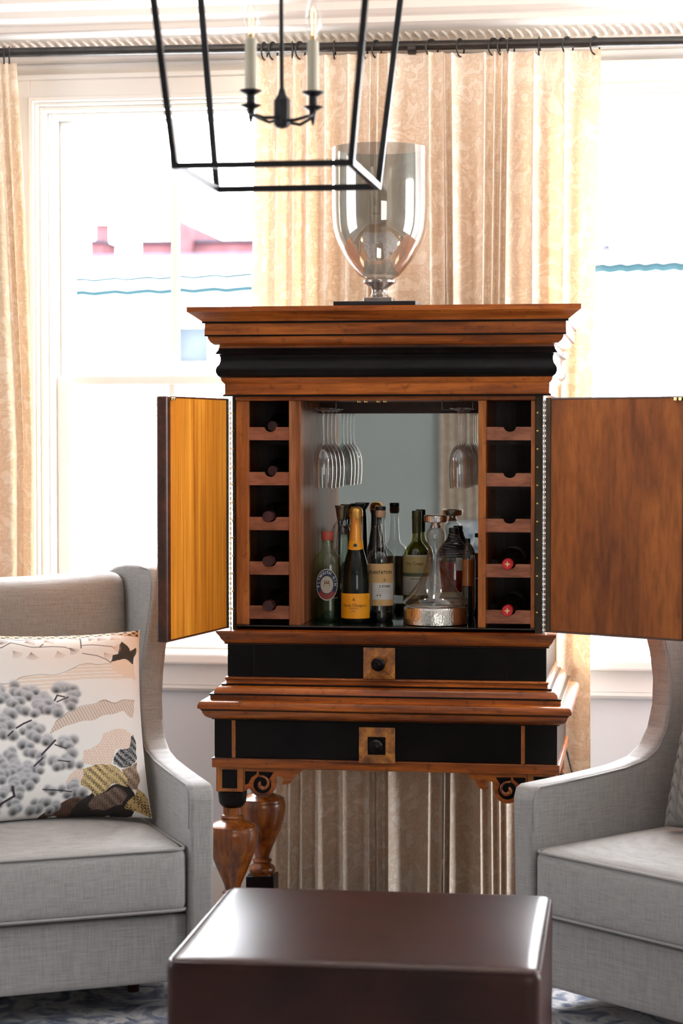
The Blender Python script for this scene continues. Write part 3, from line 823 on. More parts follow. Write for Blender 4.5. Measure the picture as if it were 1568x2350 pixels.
# --- gin bottle
b = Bot('gin_bottle', 752, 0.17, 'clear green-tinted gin bottle with a coral cap and an oval ship label')
G = [(35, 1424), (36, 1416), (36.5, 1300), (35, 1288), (29, 1276), (18, 1266), (14, 1260), (12.5, 1252), (12.5, 1240)]
b.lathe('glass_body', G, g_green, floor=True, sy=0.75)
b.lathe('green_base', [(32, 1423), (32, 1400), (30, 1372), (0, 1371)], liq_grn, floor=True, sy=0.72, label='dark green liquid at the foot')
b.lathe('cap', [(0, 1239), (13.5, 1239.5), (14.5, 1237), (14.5, 1222), (13, 1219), (0, 1218.5)], capred)
b.lathe('neck_ring', [(12.5, 1246), (14.5, 1245), (14.5, 1240.5), (12.5, 1240)], g_green)
zc = b.z(1340); rr = r_at(b, 36.7)
def oval(rx_, ry_, off, n=36, rin=0.0, half=None):
    bm = BM(); R = rr + 0.0006 + off
    def pt(u, v):
        a = u / R
        return (R * math.sin(a), -R * 0.75 * math.cos(a), zc + v)
    rings = []
    ks = (rin, (1 + rin) / 2, 1.0)
    for k in ks: rings.append([bm.verts.new(pt(rx_ * k * math.cos(2 * PI * i / n) + 0.003, ry_ * k * math.sin(2 * PI * i / n))) for i in range(n)] if k > 0 else [bm.verts.new(pt(0.003, 0))])
    for a_, c_ in zip(rings, rings[1:]):
        for i in range(n):
            j = (i + 1) % n
            if half is not None and ((i + 0.5) / n * 2 * PI > PI) != half: continue
            if len(a_) == 1: bm.faces.new((a_[0], c_[i], c_[j]))
            else: bm.faces.new((a_[i], a_[j], c_[j], c_[i]))
    return bm
rx_, ry_ = r_at(b, 26), r_at(b, 36)
lab = obj('oval_label', oval(rx_, ry_, 0), paper_navy, b.e)
obj('label_rim', oval(rx_, ry_, 0.0003, rin=0.96), ink_wh, lab)
obj('label_centre', oval(rx_ * 0.58, ry_ * 0.55, 0.0004), paper_cr, lab)
def arcband(r0, r1, a0, a1, off):
    bm = BM(); n = 16; R = rr + 0.0006 + off
    rows = [[], []]
    for i in range(n + 1):
        a = math.radians(a0 + (a1 - a0) * i / n)
        for k, q in enumerate((r0, r1)):
            u = rx_ * q * math.cos(a) + 0.003; w = u / R
            rows[k].append(bm.verts.new((R * math.sin(w), -R * 0.75 * math.cos(w), zc + ry_ * q * math.sin(a))))
    for i in range(n): bm.faces.new((rows[0][i], rows[0][i + 1], rows[1][i + 1], rows[1][i]))
    return bm
obj('label_foot', arcband(0.6, 0.95, 215, 325, 0.0003), paper_red, lab)
t = BM(); word = 'PLYMOUTH GIN'
R = rr + 0.0012
for i, ch in enumerate(word):
    if ch == ' ': continue
    a = math.radians(188 - i * 17.0)
    q = 0.77
    ux, uy = rx_ * q * math.cos(a) + 0.003, ry_ * q * math.sin(a)
    rot = a - PI / 2
    def fn(x, y, ux=ux, uy=uy, rot=rot):
        gx = ux + x * math.cos(rot) - y * math.sin(rot); gy = uy + x * math.sin(rot) + y * math.cos(rot)
        w = gx / R
        return (R * math.sin(w), -R * 0.75 * math.cos(w), zc + gy)
    letter(t, ch, 0.0105, fn)
obj('lettering', t, ink_wh, lab)
# small sailing ship of the label
t = BM()
def shp(poly):
    vs = []
    for x, y in poly:
        w = (x * 0.0085 + 0.003) / R
        vs.append(t.verts.new((R * math.sin(w), -R * 0.75 * math.cos(w), zc + y * 0.0085 + 0.003)))
    t.faces.new(vs)
shp([(-1, -0.7), (0.9, -0.7), (1.2, -0.2), (-1.1, -0.3)])
for s_ in (-0.65, 0.0, 0.6):
    shp([(s_ - 0.28, -0.1), (s_ + 0.28, -0.1), (s_ + 0.22, 0.45), (s_ - 0.24, 0.45)]); shp([(s_ - 0.2, 0.52), (s_ + 0.2, 0.52), (s_ + 0.14, 0.95), (s_ - 0.16, 0.95)])
    shp([(s_ - 0.03, 0.9), (s_ + 0.03, 0.9), (s_ + 0.03, 1.3), (s_ - 0.03, 1.3)])
obj('ship_print', t, ink_br, lab)

# --- champagne bottle
b = Bot('champagne_bottle', 817, 0.13, 'dark champagne bottle with an orange label and gold foil neck')
b.lathe('glass_body', [(32, 1425), (33, 1419), (33.5, 1340), (32, 1318), (28, 1297), (21.5, 1272), (17, 1258), (14.5, 1240), (12.5, 1200), (0, 1199)], g_dark, floor=True)
b.lathe('neck_foil', [(15.4, 1243), (14.2, 1225), (12.9, 1205), (12.3, 1192), (14.5, 1188)], foil_o)
c = BM(); pr = [(14.5, 1190), (16, 1184), (15.6, 1172), (13.5, 1166), (9, 1163), (0, 1162.5)]
lathe(c, [(h * b.k, b.z(y)) for h, y in pr], seg=40)
random.seed(4)
for v in c.verts:
    if v.co.x ** 2 + v.co.y ** 2 > 1e-6:
        a = math.atan2(v.co.y, v.co.x); v.co.x *= 1 + 0.05 * math.sin(a * 9 + v.co.z * 400); v.co.y *= 1 + 0.05 * math.sin(a * 9 + v.co.z * 400)
obj('foil_cap', c, foil, b.e, 60)
c = BM(); n = 36; lo = []; hi = []
for i in range(n + 1):
    a = 2 * PI * i / n
    for L_, y in ((hi, 1240), (lo, 1258 + 3.5 * math.cos(a))):
        h = (15.2 + (y - 1240) * 0.13 + 0.6) * b.k
        L_.append(c.verts.new((h * math.sin(a), -h * math.cos(a), b.z(y))))
for i in range(n): c.faces.new((lo[i], lo[i + 1], hi[i + 1], hi[i]))
col_ = obj('collar_label', c, paper_or, b.e, 40)
h = 17.4 * b.k
c = BM(); lathe(c, [(0, 0.0016), (4.2 * b.k, 0.0012), (4.6 * b.k, 0)], seg=20)
for v in c.verts: v.co = Vector((v.co.x + 0.001, -h - v.co.z + 0.0012, b.z(1251) + v.co.y))
obj('seal', c, paper_navy, col_)
lab = obj('paper_label', cyl_patch(BM(), r_at(b, 33.9), -78, 78, b.z(1417), b.z(1360)), paper_or, b.e)
R = r_at(b, 34.2)
letter(t := BM(), 'Veuve Clicquot', 0.0118, on_cyl(R, b.z(1387), 0))
letter(t, 'BRUT', 0.0052, on_cyl(R, b.z(1400), 0)); letter(t, 'PONSARDIN', 0.0045, on_cyl(R, b.z(1394), 0))
obj('lettering', t, ink_br, lab)
t = BM(); fn = on_cyl(R, b.z(1374), 0)
for px_, py_, s_ in ((0, 0.004, 0.0016), (0, 0, 0.0028), (-0.0035, -0.001, 0.0012), (0.0035, -0.001, 0.0012)):
    t.faces.new([t.verts.new(fn(px_ + s_ * math.cos(q * PI / 3), py_ + s_ * math.sin(q * PI / 3))) for q in range(6)])
obj('emblem', t, ink_br, lab)

# --- rum bottle
b = Bot('rum_bottle', 874, 0.19, 'clear rum bottle with a tan and white label and a black-capped cork')
b.lathe('glass_body', [(29, 1419), (30, 1412), (30, 1305), (31, 1290), (30.5, 1278), (26, 1266), (17, 1258), (12.5, 1250), (11.5, 1238), (10.5, 1215), (9.5, 1195), (10.5, 1187), (11.5, 1186)], g_clear, floor=True)
b.lathe('thick_foot', [(28, 1418), (28, 1409), (24, 1404), (0, 1402)], g_dark, floor=True, label='dark thick glass foot')
b.lathe('cork', [(0, 1188), (10.5, 1187), (12, 1180), (11.5, 1171), (0, 1170)], corkm)
b.lathe('cap', [(0, 1171), (11.5, 1171), (12, 1169), (12, 1164), (11, 1162), (0, 1161.5)], blackp)
lab = obj('paper_label', cyl_patch(BM(), r_at(b, 31.4), -75, 75, b.z(1388), b.z(1292)), paper_tan, b.e)
obj('white_panel', cyl_patch(BM(), r_at(b, 31.7), -28, 72, b.z(1374), b.z(1336)), paper_wh, lab)
R = r_at(b, 32.0)
t = BM(); letter(t, 'PLANTATION', 0.0125, on_cyl(R, b.z(1312), 8), 0.92); obj('lettering', t, ink, lab)
t = BM(); letter(t, '3 STARS', 0.0098, on_cyl(R, b.z(1344), 26)); 
for k, px_ in enumerate((-6, 6)):
    fn = on_cyl(R, b.z(1364), px_)
    t.faces.new([t.verts.new(fn((0.0032 if q % 2 == 0 else 0.0014) * math.sin(q * PI / 5), (0.0032 if q % 2 == 0 else 0.0014) * math.cos(q * PI / 5))) for q in range(10)])
fn = on_cyl(R, b.z(1329), 24)
for w_, h_, dy in ((0.0006, 0.009, 0), (0.004, 0.0007, 0.001), (0.005, 0.0007, -0.003)):
    t.faces.new([t.verts.new(fn(a_, c_ + dy)) for a_, c_ in ((-w_, -h_ / 2), (w_, -h_ / 2), (w_, h_ / 2), (-w_, h_ / 2))])
for py_ in (1351, 1355, 1359): cyl_patch(t, R, -5, 55, b.z(py_) - 0.0002, b.z(py_) + 0.0002, n=6)
obj('small_print', t, ink, lab)

# --- white wine bottle
b = Bot('white_wine_bottle', 957, 0.30, 'olive green white wine bottle with a gold and cream label behind the decanter')
b.lathe('glass_body', [(30, 1413), (31, 1405), (31.5, 1290), (30.5, 1276), (26, 1261), (18, 1250), (12, 1243), (10.2, 1236), (9.8, 1222), (9.8, 1180)], g_olive, floor=True)
b.lathe('wine', [(30, 1412), (30.5, 1404), (31, 1292), (30, 1285), (0, 1284)], liq_grn, floor=True, label='dark wine inside') if False else None
b.lathe('capsule', [(10.6, 1224), (11.2, 1190), (11.6, 1188), (11.6, 1183), (11.2, 1181), (11.6, 1176), (10.5, 1172), (0, 1171.5)], olivef)
lab = obj('paper_label', cyl_patch(BM(), r_at(b, 32.2), -75, 75, b.z(1322), b.z(1272)), paper_gold, b.e)
obj('label_border', cyl_patch(BM(), r_at(b, 32.4), -75, 75, b.z(1276), b.z(1272.5)), paper_cr, lab)
obj('green_band', cyl_patch(BM(), r_at(b, 32.4), -75, 75, b.z(1321), b.z(1313)), paper_grn, lab)
obj('text_label', cyl_patch(BM(), r_at(b, 32.1), -75, 75, b.z(1364), b.z(1322)), paper_cr, b.e)
R = r_at(b, 32.7)
t = BM(); letter(t, 'Dry Creek', 0.0125, on_cyl(R, b.z(1292), -4)); obj('lettering', t, ink_br, lab)
t = BM(); letter(t, 'FUME BLANC', 0.0055, on_cyl(R, b.z(1327), 2))
for py_ in (1334, 1338, 1342, 1346, 1350, 1354, 1358): cyl_patch(t, R, -38, 30, b.z(py_) - 0.00025, b.z(py_) + 0.00025, n=8)
obj('small_print', t, paper_grn, lab)

# --- decanter
b = Bot('decanter', 1000, 0.105, 'bell-shaped glass decanter with a hammered silver base and silver stopper', None, 'decanter')
b.lathe('glass_body', [(70, 1388), (75, 1384), (74, 1379), (64, 1368), (52, 1354), (39, 1336), (29, 1315), (22, 1290), (18, 1268), (17, 1255), (19, 1240), (21, 1228), (20, 1221), (16, 1215), (13, 1212)], g_clear)
b.lathe('silver_base', [(72, 1433), (73, 1430), (73, 1396), (71, 1392), (64, 1389), (0, 1388)], hammered, floor=True)
st = b.lathe('stopper', [(0, 1212), (11, 1212), (12.5, 1208), (10, 1204), (9, 1202), (14, 1199), (25, 1198), (26.5, 1195), (26.5, 1184), (24, 1181.5), (0, 1181)], hammered)
b.lathe('inner_tip', [(0, 1342), (6, 1340), (10, 1332), (9, 1318), (5, 1300), (3, 1270), (4, 1235), (0, 1234)], g_clear, parent=st)
# --- whiskey bottle
b = Bot('whiskey_bottle', 1042, 0.285, 'squat whiskey bottle of dark red liquor with a black ribboned neck')
b.lathe('glass_body', [(39, 1412), (41, 1404), (41.5, 1300), (40, 1285), (35, 1268), (26, 1250), (15, 1238), (11, 1232), (10, 1222)], g_clear, floor=True)
b.lathe('liquor', [(38, 1410), (39.5, 1402), (40, 1300), (38.5, 1287), (0, 1286)], liq_red, floor=True)
b.lathe('cap', [(0, 1225), (11, 1225), (11.5, 1213), (10, 1211), (0, 1210.5)], blackp)
c = BM(); W_ = [(11.5, 1224), (13, 1232), (17, 1240), (24, 1248), (31, 1256), (36.5, 1266), (40, 1278)]
lathe(c, [((h + 1.2) * b.k, b.z(y)) for h, y in W_], seg=36)
rb = obj('ribbon_wrap', c, blackp, b.e, 60)
c = BM()
for k in range(11):
    t_ = (k + 0.5) / 11 * (len(W_) - 1); q = int(t_); f_ = t_ - q
    h = W_[q][0] * (1 - f_) + W_[q + 1][0] * f_ + 1.4; y = W_[q][1] * (1 - f_) + W_[q + 1][1] * f_
    tube(c, [(h * b.k * math.sin(a * PI / 16), -h * b.k * math.cos(a * PI / 16), b.z(y + 1.5 * math.sin(a * 0.4 + k))) for a in range(32)], 0.00035, 4, True)
obj('ribbon_stripe', c, ink_wh, rb)
c = BM(); random.seed(2)
for k in range(7):
    a0 = 0.15 + 0.06 * k
    pts = []
    for i in range(9):
        t_ = i / 8; h = 22 + 21 * min(1, t_ * 1.6); y = 1245 + 62 * t_
        a = a0 + 0.1 * math.sin(3 * t_)
        pts.append((h * b.k * math.sin(a), -h * b.k * math.cos(a) - 0.001, b.z(y)))
    tube(c, pts, 0.0008, 5)
obj('ribbon_tail', c, ink_wh, rb)
lab = obj('paper_label', cyl_patch(BM(), r_at(b, 42.2), -80, 80, b.z(1392), b.z(1356)), paper_cr, b.e)
obj('gold_line', cyl_patch(BM(), r_at(b, 42.4), -80, 80, b.z(1359), b.z(1357)), paper_gold, lab)
R = r_at(b, 42.6)
t = BM(); letter(t, 'SINGLE BARREL', 0.0065, on_cyl(R, b.z(1370), 0)); obj('lettering', t, ink, lab)
t = BM(); letter(t, '10', 0.012, on_cyl(R, b.z(1379), 2)); obj('red_numerals', t, ink_rd, lab)
# --- amber jug beside it
b = Bot('liquor_jug', 1074, 0.185, 'slim amber liquor bottle against the right partition')
b.lathe('glass_body', [(12.5, 1417), (13, 1410), (13, 1285), (11.5, 1268), (7, 1256), (5, 1250), (5, 1244)], g_clear, floor=True)
b.lathe('liquor', [(12, 1416), (12.2, 1408), (12.2, 1346), (0, 1345)], g_dark, floor=True, label='dark foot of the bottle')
b.lathe('amber_liquor', [(0, 1344), (12, 1344), (12, 1284), (0, 1283)], liq_amb)
b.lathe('cap', [(0, 1246), (6.5, 1246), (6.5, 1236), (0, 1235)], blackp)
# --- bottles of the back row, left
b = Bot('stoppered_bottle', 783, 0.295, 'round clear bottle with a flared antique brass cup on top')
b.lathe('glass_body', [(22, 1413), (24, 1405), (24.5, 1250), (23, 1225), (18, 1207), (11, 1196), (9, 1192)], g_clear, floor=True)
b.lathe('cup_stopper', [(0, 1196), (7.5, 1195), (9.5, 1190), (12, 1170), (12.5, 1166), (14.5, 1162), (14.5, 1160), (11, 1160.5), (8, 1178), (0, 1180)], pewter)
c = BM()
for s_ in (-1, 1): tube(c, [(s_ * 4 * b.k, -r_at(b, 8), b.z(1196)), (s_ * 1.5 * b.k, -r_at(b, 19), b.z(1212)), (0, -r_at(b, 27.5), b.z(1245)), (0, -r_at(b, 28), b.z(1400))], 0.0028, 6)
obj('strap', c, blackp, b.e, 60)
b = Bot('dark_bottle', 822, 0.305, 'dark bottle with a wide flat black cap behind the champagne')
b.lathe('glass_body', [(10, 1412), (12, 1405), (12, 1250), (11, 1220), (10, 1190), (8, 1170)], g_dark, floor=True)
b.lathe('cap', [(0, 1172), (9, 1172), (14, 1164), (17, 1158), (17, 1155.5), (0, 1155)], blackp)
b = Bot('blue_bottle', 849, 0.31, 'blue-grey glass bottle with a dark neck left of the rum', None)
b.x, b.Y, b.k = spot(846, 0.318); b.px = 846; b.e.location = (b.x + 0.019, b.Y, b.zb)
b.lathe('glass_body', [(13, 1412), (14.5, 1405), (14.5, 1255), (13, 1235), (9, 1215), (8, 1205), (8, 1180)], g_blue, floor=True)
b.lathe('capsule', [(8.6, 1206), (8.6, 1180), (9.5, 1178), (9.5, 1169), (0, 1168)], blackp)

# --- wine bottles lying in the racks
cap_br = simple('plum_capsule', (0.045, 0.014, 0.016), 0.35, 0.2, var=0.2)
cap_rd = simple('red_capsule', (0.55, 0.02, 0.03), 0.3, 0.3, var=0.2)
gold_p = simple('gold_print', (0.85, 0.6, 0.3), 0.35, 0.5, var=0.2)
lab_g = simple('grey_label_paper', (0.16, 0.14, 0.13), 0.7, var=0.1)
def lying(x, z, y0, capm, label, group=None, labelled=False, emblem=False):
    e = empty('wine_bottle', (x, y0, z), 0, label, 'bottle', group)
    def lay(bm):
        for v in bm.verts: v.co = Vector((v.co.x, v.co.z, v.co.y))
        bmesh.ops.reverse_faces(bm, faces=bm.faces)
        return bm
    zr_ = 0.0148
    obj('glass_body', lay(lathe(BM(), [(0.0125, 0.045), (0.0135, 0.075), (0.018, 0.092), (0.031, 0.112), (0.0365, 0.128), (0.0365, 0.268), (0.034, 0.272), (0, 0.272)], seg=32)), g_dark, e, 40)
    obj('capsule', lay(lathe(BM(), [(0, 0), (0.0135, 0.0), (zr_, 0.0025), (zr_, 0.012), (0.0138, 0.014), (0.0138, 0.05), (0.0130, 0.053)], seg=28)), capm, e, 40)
    if emblem:
        t = BM(); t.faces.new([t.verts.new((r_ * math.sin(q * PI / 4), -0.0004, r_ * math.cos(q * PI / 4))) for q in range(8) for r_ in ((0.009 if q % 2 == 0 else 0.0035),)])
        obj('emblem', t, gold_p, e)
    if labelled: obj('paper_label', lay(lathe(BM(), [(0.0368, 0.150), (0.0368, 0.25)], seg=32)), lab_g, e, 40)
    return e
names = ['third', 'fourth', 'bottom']
for i, (x, zt_) in enumerate(racks):
    zc = zt_ + 0.0030
    if i in (0, 1): lying(x + 0.001, zc, 0.035, cap_br, 'dark wine bottle pushed back in the %s slot of the left wine rack' % ('top', 'second')[i])
    elif i < 5: lying(x, zc, -0.038, cap_br, 'wine bottle with a plum capsule in the %s slot of the left wine rack' % names[i - 2], 'wine bottles in the left rack')
    elif i in (8, 9): lying(x - 0.002, zc, -0.045, cap_rd, 'wine bottle with a red capsule in the %s slot of the right wine rack' % names[i - 7], 'wine bottles in the right rack', True, True)

# --- hanging stemware and its wire rails
def stem(px, Y, label, group):
    x, y, k = spot(px, 0.055)
    e = empty('wine_glass', (x, Y, Z(936, 0.055, px)), 0, label, 'glass', group)
    z0 = Z(936, 0.055, px)
    pr = [(0, 935), (20, 935.5), (21.5, 937), (20, 938), (8, 941), (3, 946), (2.0, 955), (1.8, 1000), (2.4, 1016), (5, 1022), (12, 1029), (18, 1040), (21.5, 1056), (22.8, 1074), (22.3, 1095), (20, 1121)]
    P_ = [(h * k, Z(yy, 0.055, px) - z0) for h, yy in pr]
    obj('foot', lathe(BM(), P_[:5], seg=28), g_stem, e, 60)
    obj('stem', lathe(BM(), P_[4:10], seg=12), g_stem, e, 60)
    obj('bowl', lathe(BM(), P_[9:], seg=32), g_stem, e, 60)
    return e
for grp, px in (('left', 742), ('right', 1053)):
    for k in range(4):
        stem(px, 0.055 + k * 0.073, 'wine glass hanging upside down, %s in the %s row of stemware' % (('front one', 'second', 'third', 'rearmost')[k], grp), 'hanging wine glasses')
    x, y, kk = spot(px, 0.055)
    w = BM(); z0 = Z(941, 0.055, px); zt_ = ZI
    for s_ in (-1, 1):
        tube(w, [(x + s_ * 0.010, 0.012, z0), (x + s_ * 0.010, 0.335, z0)], 0.0018, 8)
        xx = x + s_ * 0.010
        tube(w, [(xx, 0.014, z0), (xx + s_ * 0.03, 0.014, z0), (xx + s_ * 0.032, 0.014, z0 + 0.004), (xx + s_ * 0.032, 0.014, zt_ - 0.003), (xx + s_ * 0.028, 0.014, zt_ - 0.001)], 0.0018, 8)
        tube(w, [(xx, 0.33, z0), (xx + s_ * 0.03, 0.33, z0), (xx + s_ * 0.03, 0.33, zt_)], 0.0018, 8)
    part('stemware_rail', w, gun, smooth=60)

# ================================================================ vase
vx, vy, vk = spot(871, 0.03)
ztop = top[0][1]
vz = ztop + 0.001
V = empty('hurricane_vase', (vx, vy, vz), 0, 'tall smoky glass hurricane vase standing on top of the cabinet', 'vase')
def vzv(py): return Z(py, vy, 871) - vz
obj('base_plate', box(BM(), -0.112, 0.112, -0.112, 0.112, 0, 0.012, 0.002), iron, V)
zpl = 0.012
mt = simple('mercury_foot', (0.34, 0.28, 0.25), 0.2, 0.6, var=0.1)
b1 = BM(); zb2 = vzv(684)
box(b1, -33 * vk, 33 * vk, -33 * vk, 33 * vk, zpl, zb2, 0.002)
obj('square_foot', b1, mt, V)
obj('stem', lathe(BM(), [(0, zb2), (28 * vk, zb2), (22 * vk, vzv(680)), (18 * vk, vzv(674)), (17.5 * vk, vzv(666)), (20 * vk, vzv(660)), (29 * vk, vzv(654)), (33 * vk, vzv(651)), (37 * vk, vzv(649)), (37 * vk, vzv(644)), (33 * vk, vzv(642)), (0, vzv(641))], seg=48), mt, V, 40)
vp = [(8, 642), (30, 641), (45, 634), (60, 618), (74, 600), (84, 582), (94, 562), (101, 545), (106, 525), (108.5, 500), (109.5, 470), (109.5, 341)]
obj('glass_bowl', lathe(BM(), [(h * vk, vzv(y)) for h, y in vp] + [(107.6 * vk, vzv(340.5))] + [((h - 2) * vk, vzv(y - 1)) for h, y in vp[:1:-1]], seg=72), g_smoke, V, 60)

# ================================================================ curtain rod, rings, curtains
YC = 0.66
za_, zb_ = Z(121, YC, 0), Z(94, YC, 1568)
xa_, xb_ = X(0, YC), X(1568, YC)
def zrod(x): return za_ + (zb_ - za_) * (x - xa_) / (xb_ - xa_)
rod = empty('curtain_rod', (X(945, YC), YC, zrod(X(945, YC))), 0, 'long dark bronze curtain rod across both windows', 'curtain rod')
bm = BM(); tube(bm, [(-2.3, YC, zrod(-2.3)), (2.6, YC, zrod(2.6))], 0.0145, 20)
obj('pole', bm, bronze, rod, 60, True)
for px in (945, -300, 2150):
    x = X(px, YC); bm = BM(); z = zrod(x)
    tube(bm, [(x, YC + 0.004, z - 0.016), (x, YW - 0.03, z - 0.02)], 0.008, 10)
    lathe(bm, [(0, -0.012), (0.016, -0.010), (0.017, 0.010), (0, 0.012)], x, YC, 18)
    for v in bm.verts:
        pass
    br = obj('bracket', bm, bronze, rod, 60, True)
    for v in br.data.vertices:
        if (v.co - Vector((x, YC, 0))).length < 0.05 and abs(v.co.z) < 0.02: v.co = Vector((x + v.co.z * 1.2, YC + (v.co.x - x), z - 0.01 + (v.co.y - YC)))
    bm = BM(); lathe(bm, [(0, 0), (0.026, 0), (0.026, 0.012), (0, 0.014)], 0, 0, 20)
    for v in bm.verts: v.co = Vector((x + v.co.x, YW - 0.022 - v.co.z, z - 0.02 + v.co.y))
    obj('bracket_rosette', bm, bronze, rod, 60, True)
ringme = BM(); tube(ringme, [(0, 0.0265 * math.cos(a * PI / 12), 0.0265 * math.sin(a * PI / 12)) for a in range(24)], 0.0026, 7, True)
ring0 = None
def ring(px, yaw, label, group):
    global ring0
    x = X(px, YC)
    if ring0 is None: o = ring0 = obj('curtain_ring', ringme, bronze, None, 60)
    else: o = ring0.copy(); col.objects.link(o)
    o.location = (x, YC, zrod(x) + 0.0145 + 0.0026 - 0.0265 + 0.0003); o.rotation_euler = (0, 0, yaw)
    tag(o, label, 'curtain ring', group)
random.seed(7)
ORD = ['first', 'second', 'third', 'fourth', 'fifth', 'sixth', 'seventh', 'eighth']
for i, px in enumerate((608, 628, 672, 690, 768, 838, 864, 908)): ring(px, random.uniform(-0.5, 0.5), '%s dark metal ring from the left over the curtain behind the vase' % ORD[i], 'rings of the middle curtain')
for i, px in enumerate((990, 1055, 1132, 1152, 1170, 1235, 1300, 1362)): ring(px, random.uniform(-0.7, 0.1), '%s dark metal ring right of the rod bracket' % ORD[i], 'rings of the right curtain')
for i, px in enumerate((14, 26)): ring(px, 0.3, ('left', 'right')[i] + ' one of the two overlapping rings over the far left curtain', 'rings of the left curtain')

def curtain(name, label, x0, x1, ztop_, pleats, amp, seed, x0b=None, x1b=None):
    """pleated panel; pleats: places of the pinched ridges along the top"""
    rnd = random.Random(seed)
    nz = 46; ps = sorted(pleats)
    cols = []
    seq = [x0] + [p for p in ps if x0 + 0.01 < p < x1 - 0.01] + [x1]
    for a, b in zip(seq, seq[1:]):
        n = max(10, int((b - a) / 0.0045))
        wide = b - a > 0.085
        for i in range(n):
            t = i / n
            cols.append((a + (b - a) * t, t, wide, b - a))
    cols.append((x1, 1.0, False, 0.05))
    sway = [rnd.uniform(-1, 1) for _ in range(6)]
    x0b = x0 if x0b is None else x0b; x1b = x1 if x1b is None else x1b
    bm = BM(); uv = bm.loops.layers.uv.new('UVMap'); grid = []
    s = 0.0; prev = None; ss = []
    for (x, t, w, g) in cols:
        y = -math.sin(PI * t) ** 0.8
        if prev: s += math.hypot(x - prev[0], (y - prev[1]) * amp * 1.2)
        prev = (x, y); ss.append(s)
    for j in range(nz + 1):
        f = j / nz
        v = f ** 1.25
        z = ztop_ + (0.02 - ztop_) * v
        dz = ztop_ - z
        row = []
        for (x, t, w, g) in cols:
            cusp = math.sin(PI * t) ** 0.55
            soft = (0.5 - 0.5 * math.cos(2 * PI * t))
            k = min(1, max(0, (dz - 0.06) / 0.5))
            d = cusp * (1 - k) + (0.45 * cusp + 0.55 * soft) * k
            A = amp * (0.45 + 0.55 * min(1, dz / 0.35))
            if dz < 0.11:                       # pinched pleat fans open above the tack
                q = 1 - dz / 0.11
                e_ = min(t, 1 - t) * g
                d -= 0.25 * q * math.exp(-(e_ / 0.012) ** 2)
                A *= 0.8
            y = d * A * min(1.15, 0.45 + g * 7)
            if w: y += 0.35 * A * k * math.sin(PI * t) ** 4 + 0.06 * A * math.sin(3 * PI * t + g * 40) 
            xx = (x - x0) / (x1 - x0)
            xe = (x0 + (x0b - x0) * min(1, dz / 1.2)) * (1 - xx) + (x1 + (x1b - x1) * min(1, dz / 1.2)) * xx
            xe += 0.008 * math.sin(xx * 9 + sway[0] * 3 + dz * 1.1) * min(1, dz)
            y += 0.006 * math.sin(xx * 15 + dz * 2.2 + sway[1] * 4) * min(1, dz)
            row.append(bm.verts.new((xe, YC - 0.02 + y + 0.004, z)))
        grid.append(row)
    for j in range(nz):
        for i in range(len(cols) - 1):
            f = bm.faces.new((grid[j][i], grid[j + 1][i], grid[j + 1][i + 1], grid[j][i + 1]))
            for lp, (jj, ii) in zip(f.loops, ((j, i), (j + 1, i), (j + 1, i + 1), (j, i + 1))):
                lp[uv].uv = (ss[ii], grid[jj][ii].co.z)
    o = obj(name, bm, curt_m, None, 80)
    return tag(o, label, 'curtain')
def xs(*p): return [X(q, YC) for q in p]
zct = lambda px, py: Z(py, YC, px)
curtain('curtain', 'cream damask curtain hanging behind the glass vase, left of the pair', X(592, YC), X(1018, YC), zct(800, 126), xs(640, 676, 706, 747, 800, 851, 868, 892, 984), 0.05, 3, X(577, YC), X(1020, YC))
curtain('curtain', 'cream damask curtain hanging behind the right end of the cabinet', X(1019, YC), X(1377, YC), zct(1200, 119), xs(1036, 1111, 1134, 1151, 1166, 1224, 1294), 0.05, 5, X(1023, YC), X(1362, YC))
curtain('curtain', 'cream damask curtain at the left edge of the left window', X(-150, YC), X(47, YC), zct(30, 146), xs(-110, -70, -30, 8, 22), 0.05, 9, X(-160, YC), X(86, YC))

# ================================================================ lantern chandelier
YF, YR2 = -1.54, -1.12
xl, xr = X(403, YF), X(806, YF)
zb0 = Z(377, YF, 604)
cx, cy = (xl + xr) / 2, (YF + YR2) / 2
LAN = empty('lantern_chandelier', (cx, cy, ZC), 0, 'black open-frame lantern chandelier with two candle lights', 'chandelier')
hw0, hd0 = (xr - xl) / 2, (YR2 - YF) / 2
kx = 0.105                      # widening per metre of height
HT = 0.50
bt = 0.0062
def corner(i, h):
    sx_, sy_ = ((-1, -1), (1, -1), (1, 1), (-1, 1))[i]
    return Vector((cx + sx_ * (hw0 + kx * h), cy + sy_ * (hd0 + kx * h), zb0 + h))
def bar(a, b, t=bt, nm='frame_bar', sq=True):
    bm = BM(); d = (b - a).normalized()
    up = Vector((0, 0, 1)) if abs(d.z) < 0.9 else Vector((0, 1, 0))
    s = d.cross(up).normalized(); u = s.cross(d).normalized()
    r = []
    for p in (a - d * t * 0.6, b + d * t * 0.6):
        r.append([bm.verts.new(p + s * t * i + u * t * j) for i, j in ((-1, -1), (1, -1), (1, 1), (-1, 1))])
    for i in range(4): bm.faces.new((r[0][i], r[0][(i + 1) % 4], r[1][(i + 1) % 4], r[1][i]))
    bm.faces.new(r[0]); bm.faces.new(r[1])
    bmesh.ops.recalc_face_normals(bm, faces=bm.faces)
    return obj(nm, bm, iron, LAN, None, True)
apex = Vector((cx, cy, zb0 + HT + 0.16))
for i in range(4):
    j = (i + 1) % 4
    bar(corner(i, 0), corner(j, 0)); bar(corner(i, HT), corner(j, HT)); bar(corner(i, 0), corner(i, HT)); bar(corner(i, HT), apex, bt)
hubx, huby = X(648, cy), cy
zh0, zh1 = Z(293, cy, 648), Z(217, cy, 648)
